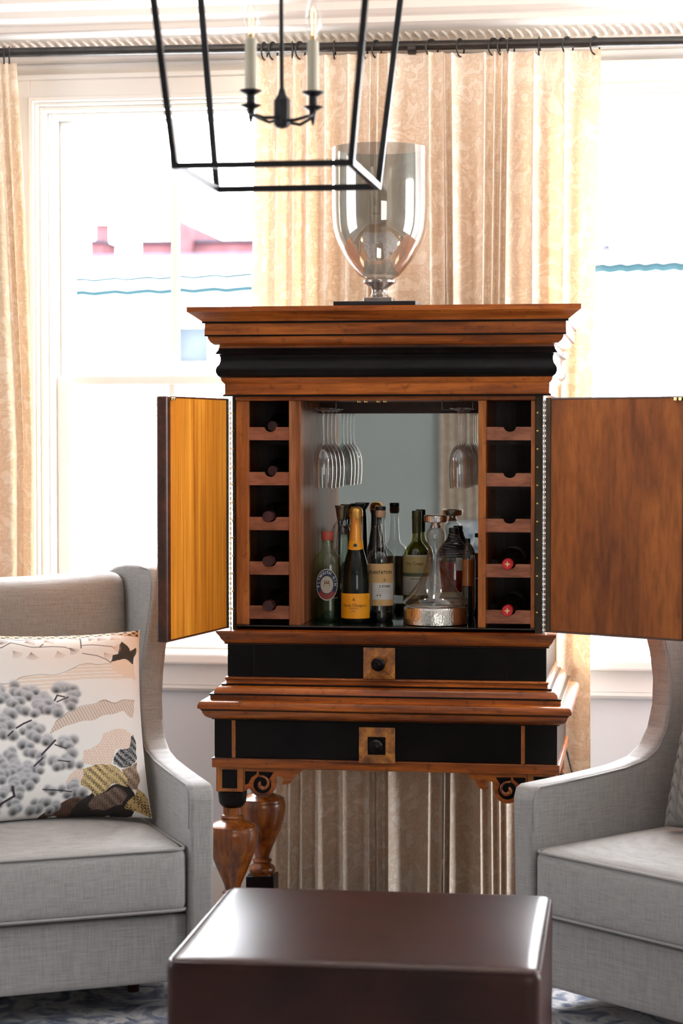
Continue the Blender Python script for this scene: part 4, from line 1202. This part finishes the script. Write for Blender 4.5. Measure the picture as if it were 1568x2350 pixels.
bm = BM(); tube(bm, [(hubx, huby, zh1), (cx, cy, apex.z), (cx, cy, ZC - 0.02)], 0.0045, 10); obj('down_rod', bm, iron, LAN, 60, True)
bm = BM(); lathe(bm, [(0, ZC), (0.06, ZC), (0.06, ZC - 0.012), (0.03, ZC - 0.025), (0, ZC - 0.026)], cx, cy, 28); obj('ceiling_canopy', bm, iron, LAN, 40, True)
bm = BM(); lathe(bm, [(0, zh0 - 0.003), (0.012, zh0), (0.0175, zh0 + 0.006), (0.0175, zh1 - 0.012), (0.009, zh1), (0.006, zh1 + 0.012), (0, zh1 + 0.013)], hubx, huby, 8); obj('hub', bm, iron, LAN, 30, True)
wax = simple('ivory_candle_sleeve', (0.60, 0.54, 0.42), 0.5, var=0.04)
filament = bpy.data.materials.new('warm_filament'); filament.use_nodes = True
fb = filament.node_tree.nodes['Principled BSDF']; fb.inputs['Emission Color'].default_value = (1, 0.6, 0.25, 1); fb.inputs['Emission Strength'].default_value = 1.6
for px, pt, sd in ((577, 205, -1), (719, 211, 1)):
    x = X(px, cy); k = depth(x, cy) / FPX
    def zl(y): return Z(y + (0 if sd < 0 else 4), cy, px)
    bm = BM(); tube(bm, [(x, cy, zl(262)), (x, cy, zl(240))], 0.0045, 8)
    for w_ in (-1, 1):
        tube(bm, [(hubx, huby + w_ * 0.008, zl(272)), (hubx + (x - hubx) * 0.5, huby + w_ * 0.034, zl(276)), (x, huby + w_ * 0.012, zl(262)), (x, huby, zl(252))], 0.0036, 8)
    arm = obj('arm', bm, iron, LAN, 60, True)
    bm = BM(); lathe(bm, [(0, zl(286)), (0.003, zl(280)), (0.006, zl(262)), (0.009, zl(250)), (0.020, zl(243)), (0.022, zl(241)), (0.009, zl(237)), (0.009, zl(218)), (0.0225, zl(210)), (0.024, zl(207)), (0.012, zl(205)), (0, zl(205))], x, cy, 24)
    obj('candle_cup', bm, iron, LAN, 40, True)
    bm = BM(); lathe(bm, [(0, zl(206)), (0.0125, zl(206)), (0.0122, zl(92)), (0.009, zl(88)), (0, zl(87))], x, cy, 24)
    obj('candle_sleeve', bm, wax, LAN, 40, True)
    bm = BM(); lathe(bm, [(0.0065, zl(88)), (0.007, zl(80)), (0.012, zl(68)), (0.0185, zl(50)), (0.019, zl(38)), (0.015, zl(15)), (0.008, zl(-8)), (0.003, zl(-22)), (0, zl(-26))], x, cy, 28)
    bb = obj('flame_bulb', bm, g_bulb, LAN, 60, True)
    bm = BM(); lathe(bm, [(0, zl(88)), (0.0062, zl(87)), (0.0062, zl(79)), (0, zl(78))], x, cy, 14); obj('bulb_base', bm, brass, bb, 40, True)
    bm = BM()
    for a in range(3): tube(bm, [(x + 0.004 * math.cos(a * 2.1), cy + 0.004 * math.sin(a * 2.1), zl(78)), (x + 0.006 * math.cos(a * 2.1), cy + 0.006 * math.sin(a * 2.1), zl(25)), (x, cy, zl(12))], 0.0009, 5)
    obj('filament', bm, filament, bb, None, True)

# ================================================================ wing chairs
seam = simple('linen_piping', (0.30, 0.29, 0.285), 0.9, var=0.1, scale=(300, 300, 300))
CW, TH = 0.80, 0.066
SIL = [(0.0, 0.095), (0.0, 0.35), (-0.004, 0.50), (-0.006, 0.575), (0.002, 0.600), (0.020, 0.609), (0.10, 0.612), (0.22, 0.618), (0.34, 0.626), (0.42, 0.640), (0.468, 0.665), (0.505, 0.71), (0.530, 0.77), (0.540, 0.84), (0.535, 0.91), (0.515, 0.99),
       (0.492, 1.06), (0.486, 1.10), (0.494, 1.122), (0.515, 1.134), (0.60, 1.138), (0.70, 1.135), (0.80, 1.125), (0.865, 1.11), (0.87, 1.09), (0.85, 0.9), (0.82, 0.6), (0.79, 0.3), (0.78, 0.095)]
def flare(y, z, s):
    f = max(0.0, min(1.0, (z - 0.60) / 0.45)); f = f * f * (3 - 2 * f)
    g = max(0.0, min(1.0, 1 - (y - 0.48) / 0.4))
    low = max(0.0, 0.12 - z)
    return s * (0.035 * f * g)
def side(s):
    bm = BM()
    a = [bm.verts.new((0, y, z)) for y, z in SIL]
    f0 = bm.faces.new(a)
    r = bmesh.ops.extrude_face_region(bm, geom=[f0])
    for v in r['geom']:
        if isinstance(v, bmesh.types.BMVert): v.co.x += TH
    bmesh.ops.recalc_face_normals(bm, faces=bm.faces)
    rim = [e for e in bm.edges if len(e.link_faces) == 2 and any(len(f.verts) > 6 for f in e.link_faces)]
    bmesh.ops.bevel(bm, geom=rim, offset=0.013, segments=3, affect='EDGES', profile=0.5)
    for k in range(26):
        z = 0.16 + k * 0.037
        bmesh.ops.bisect_plane(bm, geom=bm.verts[:] + bm.edges[:] + bm.faces[:], plane_co=(0, 0, z), plane_no=(0, 0, 1))
    for k in range(10):
        bmesh.ops.bisect_plane(bm, geom=bm.verts[:] + bm.edges[:] + bm.faces[:], plane_co=(0, 0.05 + k * 0.08, 0), plane_no=(0, 1, 0))
    for v in bm.verts:
        x = v.co.x
        v.co.x = (x - TH) + CW / 2 if s > 0 else -(x - TH) - CW / 2
        v.co.x += flare(v.co.y, v.co.z, s)
    bmesh.ops.recalc_face_normals(bm, faces=bm.faces)
    return bm
def piping(pts, r=0.0042, closed=False): return tube(BM(), pts, r, 6, closed)
def rrect(x0, x1, y0, y1, z, r, crown=None):
    pts = []
    for cx_, cy_, a0 in ((x1 - r, y0 + r, -90), (x1 - r, y1 - r, 0), (x0 + r, y1 - r, 90), (x0 + r, y0 + r, 180)):
        for i in range(5):
            a = math.radians(a0 + i * 22.5); pts.append((cx_ + r * math.cos(a), cy_ + r * math.sin(a), z))
    out = []
    for p, q in zip(pts, pts[1:] + pts[:1]):
        n = max(1, int((Vector(q) - Vector(p)).length / 0.03))
        for i in range(n): out.append(tuple(Vector(p).lerp(Vector(q), i / n)))
    return out
def wing_chair(loc, rz, label):
    e = empty('wing_chair', (*loc, 0), rz, label, 'armchair')
    iw = CW - 2 * TH
    for s in (-1, 1):
        o = obj('arm_and_wing', side(s), grey_l, e, 50)
        wn = o.modifiers.new('wn', 'WEIGHTED_NORMAL'); wn.keep_sharp = True
        # welt along the inner front edge of arm and wing
        pts = []
        S = [p for p in SIL[2:21]]
        for (y0, z0), (y1, z1) in zip(S, S[1:]):
            for i in range(4):
                t = i / 4; y = y0 + (y1 - y0) * t; z = z0 + (z1 - z0) * t
                pts.append((s * (CW / 2 - TH + 0.0015) + flare(y, z, s), y + 0.012, z - 0.006))
        obj('welt', piping(pts, 0.0034), seam, o, 60)
    base = softbox(iw + 0.004, 0.76, 0.18, 0.012, 0, 12, (0, 0.405, 0.095))
    obj('base_rail', base, grey_l, e, 50)
    cu = obj('seat_cushion', softbox(iw - 0.006, 0.63, 0.175, 0.03, 0.034, 18, (0, 0.315, 0.276), dome=0.006), grey_l, e, 60)
    obj('cushion_piping', piping(rrect(-iw / 2 + 0.006, iw / 2 - 0.006, 0.002, 0.62, 0.444, 0.03), 0.0045, True), seam, cu, 60)
    obj('cushion_piping', piping(rrect(-iw / 2 + 0.004, iw / 2 - 0.004, 0.000, 0.62, 0.288, 0.03), 0.0045, True), seam, cu, 60)
    bk = softbox(iw + 0.03, 0.20, 0.86, 0.05, 0.0, 16, (0, 0, 0))
    for v in bk.verts:
        z = v.co.z; u = v.co.x / (iw / 2)
        v.co.y += 0.725 + 0.11 * (z - 0.3)
        if v.co.y < 0.75: v.co.y -= 0.02 * (1 - u * u)
        v.co.z += 0.235 + (0.02 * (u * u) if z > 0.6 else 0) 
    obj('backrest', bk, grey_l, e, 60)
    for sx_ in (-1, 1):
        for y, h in ((0.07, 0), (0.72, 0.03)):
            b = BM(); lathe(b, [(0, 0.013), (0.016, 0.013), (0.024, 0.13), (0, 0.13)], sx_ * (CW / 2 - 0.14), y + (0.22 if y < 0.3 else 0), 16)
            obj('leg', b, w_edge, e, 40)
    return e
def cam_world(Xc, Zc): return Vector((CAM.x, CAM.y)) + Vector((_R.x, _R.y)) * Xc + Vector((_F.x, _F.y)) * Zc
def place(px, Zc, ang, right):
    """front corner seen at px at distance Zc; ang: turn of the front edge against the picture plane"""
    c = cam_world((px - 784) / FPX * Zc, Zc)
    w = math.radians(ang) + YAW
    ex = Vector((math.cos(w), math.sin(w)))
    return (c - ex * (CW / 2) if right else c + ex * (CW / 2)), w
locL, angL = place(490, 5.45, 20, True)
locR, angR = place(1181, 5.45, -50, False)
CL = wing_chair((locL.x, locL.y), angL, 'grey linen wing chair left of the cabinet with a landscape print pillow')
CR = wing_chair((locR.x, locR.y), angR, 'grey linen wing chair right of the cabinet, turned towards the ottoman')

# ================================================================ pillows
def pillow_mesh(w, h, t, n, fn=None, disp=None):
    """front face +normal = -y, lies in x-z plane, base centre at origin; fn(U,V)->rgb arrays"""
    u = np.linspace(-1, 1, n); U, V = np.meshgrid(u, u)
    edge = np.clip((1 - np.abs(U) ** 2.6) * (1 - np.abs(V) ** 2.6), 0, 1)
    th = t / 2 * edge ** 0.5
    px = U * w / 2 * (1 - 0.055 * (1 - V ** 2) * np.abs(U) ** 3)
    pz = V * h / 2 * (1 - 0.055 * (1 - U ** 2) * np.abs(V) ** 3) + h / 2
    dd = disp(U, V) * edge ** 0.3 if disp is not None else 0
    front = np.stack([px, -th - dd, pz], -1).reshape(-1, 3)
    m = 40; k = np.linspace(0, n - 1, m).astype(int)
    bu = u[k]; BU, BV = np.meshgrid(bu, bu)
    e2 = np.clip((1 - np.abs(BU) ** 2.6) * (1 - np.abs(BV) ** 2.6), 0, 1)
    back = np.stack([px[np.ix_(k, k)], t / 2 * e2 ** 0.5 + 0.0005, pz[np.ix_(k, k)]], -1).reshape(-1, 3)
    idx = np.arange(n * n).reshape(n, n)
    f1 = np.stack([idx[:-1, :-1], idx[:-1, 1:], idx[1:, 1:], idx[1:, :-1]], -1).reshape(-1, 4)
    ib = np.arange(m * m).reshape(m, m) + n * n
    f2 = np.stack([ib[:-1, :-1], ib[1:, :-1], ib[1:, 1:], ib[:-1, 1:]], -1).reshape(-1, 4)
    vs = np.concatenate([front, back]); fs = np.concatenate([f1, f2])
    me = bpy.data.meshes.new('cover')
    me.vertices.add(len(vs)); me.vertices.foreach_set('co', vs.ravel())
    me.loops.add(fs.size); me.loops.foreach_set('vertex_index', fs.ravel().astype(np.int32))
    me.polygons.add(len(fs)); me.polygons.foreach_set('loop_start', (np.arange(len(fs)) * 4).astype(np.int32))
    me.update(); me.validate()
    me.polygons.foreach_set('use_smooth', np.ones(len(fs), dtype=bool))
    if fn:
        C_ = np.ones((len(vs), 4), dtype=np.float32)
        C_[:n * n, :3] = fn(U, V).reshape(-1, 3); C_[n * n:, :3] = (0.5, 0.45, 0.38)
        at = me.color_attributes.new('print', 'FLOAT_COLOR', 'POINT'); at.data.foreach_set('color', C_.ravel())
    return me
def print_mat(name):
    m, nt, b = mat(name)
    a = N(nt, 'ShaderNodeAttribute', attribute_name='print')
    nt.links.new(a.outputs['Color'], b.inputs['Base Color'])
    b.inputs['Roughness'].default_value = 0.7
    w = N(nt, 'ShaderNodeTexNoise'); w.inputs['Scale'].default_value = 500
    nt.links.new(mapped(nt, (1, 1, 1)), w.inputs['Vector']); bump(nt, b, w.outputs[0], 0.15, 0.0006)
    return m
def landscape(U, V):
    """flat print of the pillow, drawn in the pillow's own cloth coordinates"""
    # cloth -> drawing frame (x to the right 0..1500, y down 60..1950)
    v = (1 - V) / 2; u = (U + 1) / 2
    gx = -330 + (1190 + 310 * v ** 1.2 + 330) * u
    gy = 330 - 260 * u + (1950 - (330 - 260 * u)) * v
    rng = np.random.RandomState(11)
    H = np.ones(U.shape + (3,)) * np.array([0.86, 0.84, 0.82])
    def lin(c): c = np.array(c) / 255.0; return np.where(c < 0.04, c / 12.92, ((c + 0.055) / 1.055) ** 2.4)
    def poly(pts):
        m = np.zeros(U.shape, bool); n = len(pts)
        for i in range(n):
            x0, y0 = pts[i]; x1, y1 = pts[(i + 1) % n]
            c = ((y0 > gy) != (y1 > gy))
            with np.errstate(all='ignore'): xi = (x1 - x0) * (gy - y0) / (y1 - y0 + 1e-9) + x0
            m ^= c & (gx < xi)
        return m
    def wob(a, f, s=0): return a * (np.sin(gx * f + s) + np.sin(gy * f * 1.3 + s * 2) + np.sin((gx + gy) * f * 0.7 + s * 3))
    def paint(m, c, k=1.0):
        m = np.clip(m.astype(float) * k, 0, 1)[..., None]; H[:] = H * (1 - m) + lin(c) * m
    def seg(pts, w, c, k=1.0):
        for (x0, y0), (x1, y1) in zip(pts, pts[1:]):
            dx, dy = x1 - x0, y1 - y0; t = np.clip(((gx - x0) * dx + (gy - y0) * dy) / (dx * dx + dy * dy), 0, 1)
            d = np.hypot(gx - x0 - t * dx, gy - y0 - t * dy); paint(np.clip((w - d) / 4 + 0.5, 0, 1), c, k)
    gx0, gy0 = gx.copy(), gy.copy()
    gx = gx0 + wob(7, 0.03); gy = gy0 + wob(6, 0.035, 1)
    # tan hills
    h1 = poly([(-400, 860), (0, 770), (300, 680), (520, 640), (640, 560), (800, 490), (960, 480), (1180, 560), (1180, 600), (900, 640), (640, 680), (480, 740), (420, 820), (100, 830), (-400, 930)])
    paint(h1 & (np.sin(gy0 * 0.18 + gx0 * 0.03) > -0.5), (226, 208, 190), 0.75)
    h2 = poly([(460, 1190), (500, 1080), (640, 960), (800, 900), (900, 860), (1040, 850), (1190, 820), (1200, 990), (1080, 950), (900, 1010), (700, 1080), (560, 1130)])
    paint(h2, (222, 208, 196)); paint(h2 & (np.sin((gx0 - gy0 * 0.6) * 0.22) > 0.3), (170, 150, 135), 0.7)
    seg([(0, 775), (260, 690), (500, 630), (640, 560), (780, 500), (960, 475)], 2.5, (150, 130, 115))
    seg([(500, 1080), (640, 950), (860, 870), (1040, 850), (1190, 820)], 2.5, (140, 115, 100))
    h0 = poly([(920, 470), (960, 430), (1050, 420), (1160, 440), (1180, 600), (1080, 590), (960, 540)]); paint(h0, (232, 214, 196))
    # pink scales
    h3 = poly([(740, 1460), (760, 1330), (900, 1260), (930, 1160), (1010, 1110), (1190, 1140), (1250, 1300), (1050, 1300), (1010, 1460)]) | poly([(620, 1640), (640, 1560), (760, 1500), (760, 1640)])
    cell = np.hypot(((gx0 + 14 * (np.floor(gy0 / 24) % 2)) % 28) - 14, (gy0 % 24) - 12)
    paint(h3, (240, 222, 208)); paint(h3 & (cell > 10) & (cell < 13.5), (205, 175, 160), 0.8)
    # rocks of the lower right corner
    def rock(pts, base, ink_, f, th):
        m = poly(pts); paint(m, base)
        q = np.sin(gx0 * f + 2.3 * np.sin(gy0 * f * 0.8)) * np.sin(gy0 * f * 1.2 + 2.0 * np.sin(gx0 * f * 0.7))
        paint(m & (q > th), ink_)
    rock([(1130, 1500), (1280, 1420), (1330, 1600), (1320, 1700), (1200, 1680), (1160, 1600)], (165, 140, 118), (80, 62, 50), 0.16, 0.25)
    rock([(480, 1880), (640, 1800), (830, 1740), (900, 1950), (400, 1960)], (96, 66, 52), (40, 26, 22), 0.15, 0.1)
    rock([(700, 1880), (880, 1700), (1200, 1640), (1300, 1750), (1300, 1960), (700, 1960)], (38, 30, 28), (15, 12, 12), 0.1, 0.3)
    rock([(860, 1840), (900, 1760), (1010, 1700), (1150, 1680), (1200, 1740), (1180, 1830), (1060, 1870), (900, 1900)], (128, 106, 92), (60, 44, 38), 0.17, 0.15)
    rock([(745, 1600), (760, 1520), (860, 1460), (1010, 1450), (1100, 1500), (1190, 1580), (1200, 1660), (1050, 1650), (960, 1720), (900, 1760), (850, 1700), (760, 1660)], (222, 196, 140), (60, 45, 34), 0.21, 0.12)
    rock([(1030, 1390), (1100, 1310), (1180, 1290), (1190, 1160), (1215, 1140), (1250, 1220), (1275, 1400), (1200, 1460), (1120, 1490), (1040, 1450)], (26, 28, 34), (225, 225, 225), 0.24, 0.45)
    rock([(1190, 1860), (1290, 1760), (1320, 1680), (1380, 1700), (1480, 1880), (1500, 1950), (1400, 1930)], (190, 160, 105), (60, 45, 30), 0.1, 0.35)
    rock([(925, 460), (960, 380), (1000, 350), (1005, 270), (1040, 220), (1080, 260), (1110, 320), (1150, 270), (1175, 330), (1150, 440), (1040, 420), (980, 430)], (44, 40, 38), (24, 20, 20), 0.1, 0.2)
    gx, gy = gx0, gy0
    # pine clouds: soft grey puffs
    def puff(x, y, r):
        d = np.hypot(gx - x, (gy - y) * 1.05)
        m = np.clip((r - d) / (0.42 * r), 0, 1)
        core = np.clip(1 - np.hypot(gx - x, gy - (y + 0.35 * r)) / (0.95 * r), 0, 1)
        g = 0.60 - 0.62 * core ** 0.75 + 0.07 * (1 - core) * np.sin(np.arctan2(gy - (y + 0.3 * r), gx - x) * 22)
        cc = np.stack([g * 0.97, g * 0.98, g * 1.04], -1)
        H[:] = H * (1 - m[..., None] * 0.92) + cc * m[..., None] * 0.92
    P_ = []
    for cx_, cy_, rx__, ry__, nn in ((180, 960, 290, 200, 44), (60, 1180, 330, 120, 18), (590, 800, 110, 90, 10), (420, 880, 60, 60, 4), (530, 950, 110, 50, 4), (230, 1400, 170, 150, 12), (-150, 1400, 250, 300, 26), (500, 1260, 170, 60, 9), (680, 1420, 90, 60, 5),
                                    (470, 1440, 130, 70, 6), (150, 1640, 250, 160, 26), (640, 1700, 190, 80, 10), (350, 1830, 250, 80, 12), (-120, 1800, 280, 140, 16), (300, 1560, 120, 60, 5), (-150, 1000, 200, 140, 12)):
        for _ in range(nn):
            a = rng.uniform(0, 2 * PI); q = rng.uniform(0, 1) ** 0.5
            P_.append((cx_ + rx__ * q * math.cos(a), cy_ + ry__ * q * math.sin(a), rng.uniform(50, 72)))
    P_.sort(key=lambda p: p[1])
    for p in P_: puff(*p)
    for pts, w in (([(170, 1150), (230, 1110), (290, 1080)], 8), ([(390, 1380), (450, 1310), (500, 1250)], 9), ([(500, 1290), (600, 1320)], 6), ([(330, 1480), (400, 1410)], 8), ([(0, 1880), (60, 1800), (170, 1740), (150, 1660)], 11),
                   ([(-200, 1700), (-80, 1760), (30, 1830)], 9), ([(420, 1690), (560, 1700), (680, 1715)], 6), ([(540, 1430), (640, 1440)], 6), ([(480, 890), (500, 840), (560, 850)], 7), ([(500, 900), (590, 850)], 6), ([(100, 1220), (140, 1180)], 7)):
        seg(pts, w, (52, 44, 52))
    # blossoming bough along the top
    seg([(-330, 470), (-100, 430), (60, 420), (140, 350), (300, 380), (360, 370), (390, 330)], 4, (50, 40, 44)); seg([(360, 370), (460, 350), (560, 345), (640, 380)], 4, (50, 40, 44))
    seg([(690, 340), (690, 240), (680, 170)], 5, (60, 46, 48)); seg([(690, 310), (780, 290), (870, 290), (950, 290)], 4, (60, 46, 48)); seg([(700, 400), (820, 410), (900, 440), (940, 470)], 4, (60, 46, 48)); seg([(0, 300), (200, 310), (400, 260), (640, 200)], 3, (80, 64, 60))
    for x, y, a0, c in [(940, 210, -0.8, (190, 160, 135)), (830, 230, -0.9, (150, 125, 115)), (950, 300, 0.1, (200, 170, 145)), (880, 370, 0.8, (190, 160, 140)), (290, 440, 1.4, (150, 120, 105)), (500, 400, 1.2, (190, 160, 140)), (600, 350, 0.8, (110, 90, 90)), (150, 440, 0.9, (170, 150, 140)), (620, 230, -0.4, (120, 100, 98)), (60, 380, -1.0, (110, 95, 95)), (400, 300, -0.5, (150, 130, 120)), (-100, 420, 1.2, (150, 130, 120)), (250, 330, -0.4, (140, 120, 110)), (760, 240, -1.1, (130, 110, 105))]:
        for j in range(9):
            a = a0 + (j - 4) * 0.17; seg([(x, y), (x + 75 * math.cos(a), y + 75 * math.sin(a))], 2.0, c, 0.75)
    # side borders folded over from the back
    m = poly([(-400, 330), (1180, 60), (1180, 150), (960, 150), (640, 225), (300, 275), (-400, 380)])
    q = np.sin(gx * 0.09) * np.sin(gy * 0.13)
    paint(m, (190, 160, 125)); paint(m & (q > 0.1), (50, 40, 38)); 
    return H
pm = print_mat('landscape_print')
def put(name, mesh, m, chair, x, y, z, lean, label, ry=0, rzz=0):
    o = obj(name, mesh, m)
    M = Matrix.Translation(chair.location) @ Matrix.Rotation(chair.rotation_euler.z, 4, 'Z') @ Matrix.Translation((x, y, z)) @ Matrix.Rotation(rzz, 4, 'Z') @ Matrix.Rotation(ry, 4, 'Y') @ Matrix.Rotation(-lean, 4, 'X')
    o.matrix_world = M
    return tag(o, label, 'pillow')
put('throw_pillow', pillow_mesh(0.53, 0.52, 0.15, 430, landscape), pm, CL, 0.055, 0.315, 0.474, math.radians(18), 'square pillow printed with grey pines, tan hills and black rocks on the left chair', math.radians(1))
def blush(U, V):
    H = np.ones(U.shape + (3,)) * np.array([0.62, 0.42, 0.34])
    q = np.sin(U * 17 + 2 * np.sin(V * 9)) * np.sin(V * 14 + 2 * np.sin(U * 8))
    H[np.abs(q) < 0.08] = (0.08, 0.05, 0.05); H[q > 0.55] = (0.75, 0.62, 0.5)
    return H
pm2 = print_mat('blush_print')
put('throw_pillow', pillow_mesh(0.50, 0.50, 0.13, 160, blush), pm2, CR, 0.035, 0.475, 0.485, math.radians(14), 'blush patterned pillow at the back of the right chair, behind the knitted one')
def knit(U, V):
    a = U * 4
    w = np.abs(((a) % 1) - 0.5) * 2
    ph = V * 10 + 0.9 * np.abs(((a) % 1) - 0.5) * 2 * np.where(np.floor(a) % 2 == 0, 1, -1) * 1.6
    return 0.017 * np.abs(np.sin(ph * PI / 2)) ** 0.6 * (1 - w ** 4) + 0.002
knm = simple('chunky_grey_wool', (0.20, 0.185, 0.175), 0.95, var=0.15, scale=(200, 200, 200))
put('knitted_pillow', pillow_mesh(0.50, 0.36, 0.13, 260, None, knit), knm, CR, 0.07, 0.33, 0.49, math.radians(16), 'chunky knitted grey pillow at the right edge of the right chair')

# ================================================================ leather ottoman, rug
OT = empty('leather_ottoman', (0.1265, -1.245, 0), math.radians(1.0), 'square dark brown leather ottoman in front of the cabinet', 'ottoman')
ow, od = 0.758, 0.715
obj('leather_body', softbox(ow, od, 0.392, 0.022, 0.010, 22, (0, 0, 0.052)), lea, OT, 60)
obj('top_welt', piping(rrect(-ow / 2 + 0.004, ow / 2 - 0.004, -od / 2 + 0.004, od / 2 - 0.004, 0.4355, 0.03), 0.0034, True), lea, OT, 60)
for sx_ in (-1, 1):
    for sy_ in (-1, 1): obj('leg', box(BM(), sx_ * 0.33 - 0.025, sx_ * 0.33 + 0.025, sy_ * 0.31 - 0.025, sy_ * 0.31 + 0.025, 0.013, 0.056, 0.004), w_edge, OT)
bm = BM(); box(bm, -2.4, 2.6, -3.6, 0.62, 0.0, 0.012, 0.004)
tag(obj('rug', bm, rugm), 'faded blue and grey rug under the chairs and ottoman', 'rug')
# braided cord at the cabinet's right side
cm = simple('striped_cord', (0.05, 0.04, 0.04), 0.7, var=0.9, scale=(10, 10, 160))
a = P(1286, 1690, 0.58); b = P(1308, 1750, 0.60)
tag(obj('power_cord', tube(BM(), [a, a.lerp(b, 0.5) + Vector((0.004, 0, 0.004)), b, Vector((b.x + 0.03, 0.60, 0.4)), Vector((b.x + 0.02, 0.6, 0.02))], 0.0035, 6), cm, None, 60), 'dark striped cord hanging beside the back of the cabinet', 'cord')

# ================================================================ the far side of the room, seen in the cabinet's mirror
curtain_b = BM(); n = 60
uvl = curtain_b.loops.layers.uv.new('UVMap')
g_ = [[curtain_b.verts.new((-0.72 + 0.36 * i / n, YB + 0.09 + 0.035 * math.sin(i * 0.62), z)) for i in range(n + 1)] for z in (2.5, 1.3, 0.02)]
for j in range(2):
    for i in range(n):
        f = curtain_b.faces.new((g_[j][i], g_[j + 1][i], g_[j + 1][i + 1], g_[j][i + 1]))
        for lp in f.loops: lp[uvl].uv = (lp.vert.co.x, lp.vert.co.z)
tag(obj('curtain', curtain_b, curt_m, None, 80), 'pale curtain on the sage wall behind the camera, seen in the mirror', 'curtain')
bl, nt_, b_ = mat('blue_white_print')
n_ = N(nt_, 'ShaderNodeTexNoise'); n_.inputs['Scale'].default_value = 9; n_.inputs['Detail'].default_value = 3; n_.inputs['Distortion'].default_value = 2
nt_.links.new(mapped(nt_, (1, 1, 1)), n_.inputs['Vector'])
nt_.links.new(ramp(nt_, n_.outputs[0], [(0.4, (0.06, 0.14, 0.26)), (0.48, (0.7, 0.72, 0.72)), (0.55, (0.72, 0.74, 0.74)), (0.6, (0.12, 0.24, 0.36))]), b_.inputs['Base Color'])
b_.inputs['Roughness'].default_value = 0.9
A = empty('armchair', (-0.30, YB + 0.62, 0), 0, 'blue and white print armchair against the sage wall, seen in the mirror', 'armchair')
obj('seat', softbox(0.56, 0.62, 0.2, 0.05, 0.02, 10, (0, 0.05, 0.26)), bl, A, 60)
obj('backrest', softbox(0.72, 0.18, 0.62, 0.06, 0, 10, (0, -0.30, 0.32)), bl, A, 60)
for s_ in (-1, 1):
    obj('armrest', softbox(0.12, 0.66, 0.36, 0.05, 0, 10, (s_ * 0.335, 0.03, 0.26)), bl, A, 60)
    for y_ in (-0.3, 0.3): obj('leg', lathe(BM(), [(0, 0), (0.018, 0), (0.026, 0.27), (0, 0.27)], s_ * 0.3, y_, 14), w_edge, A, 40)
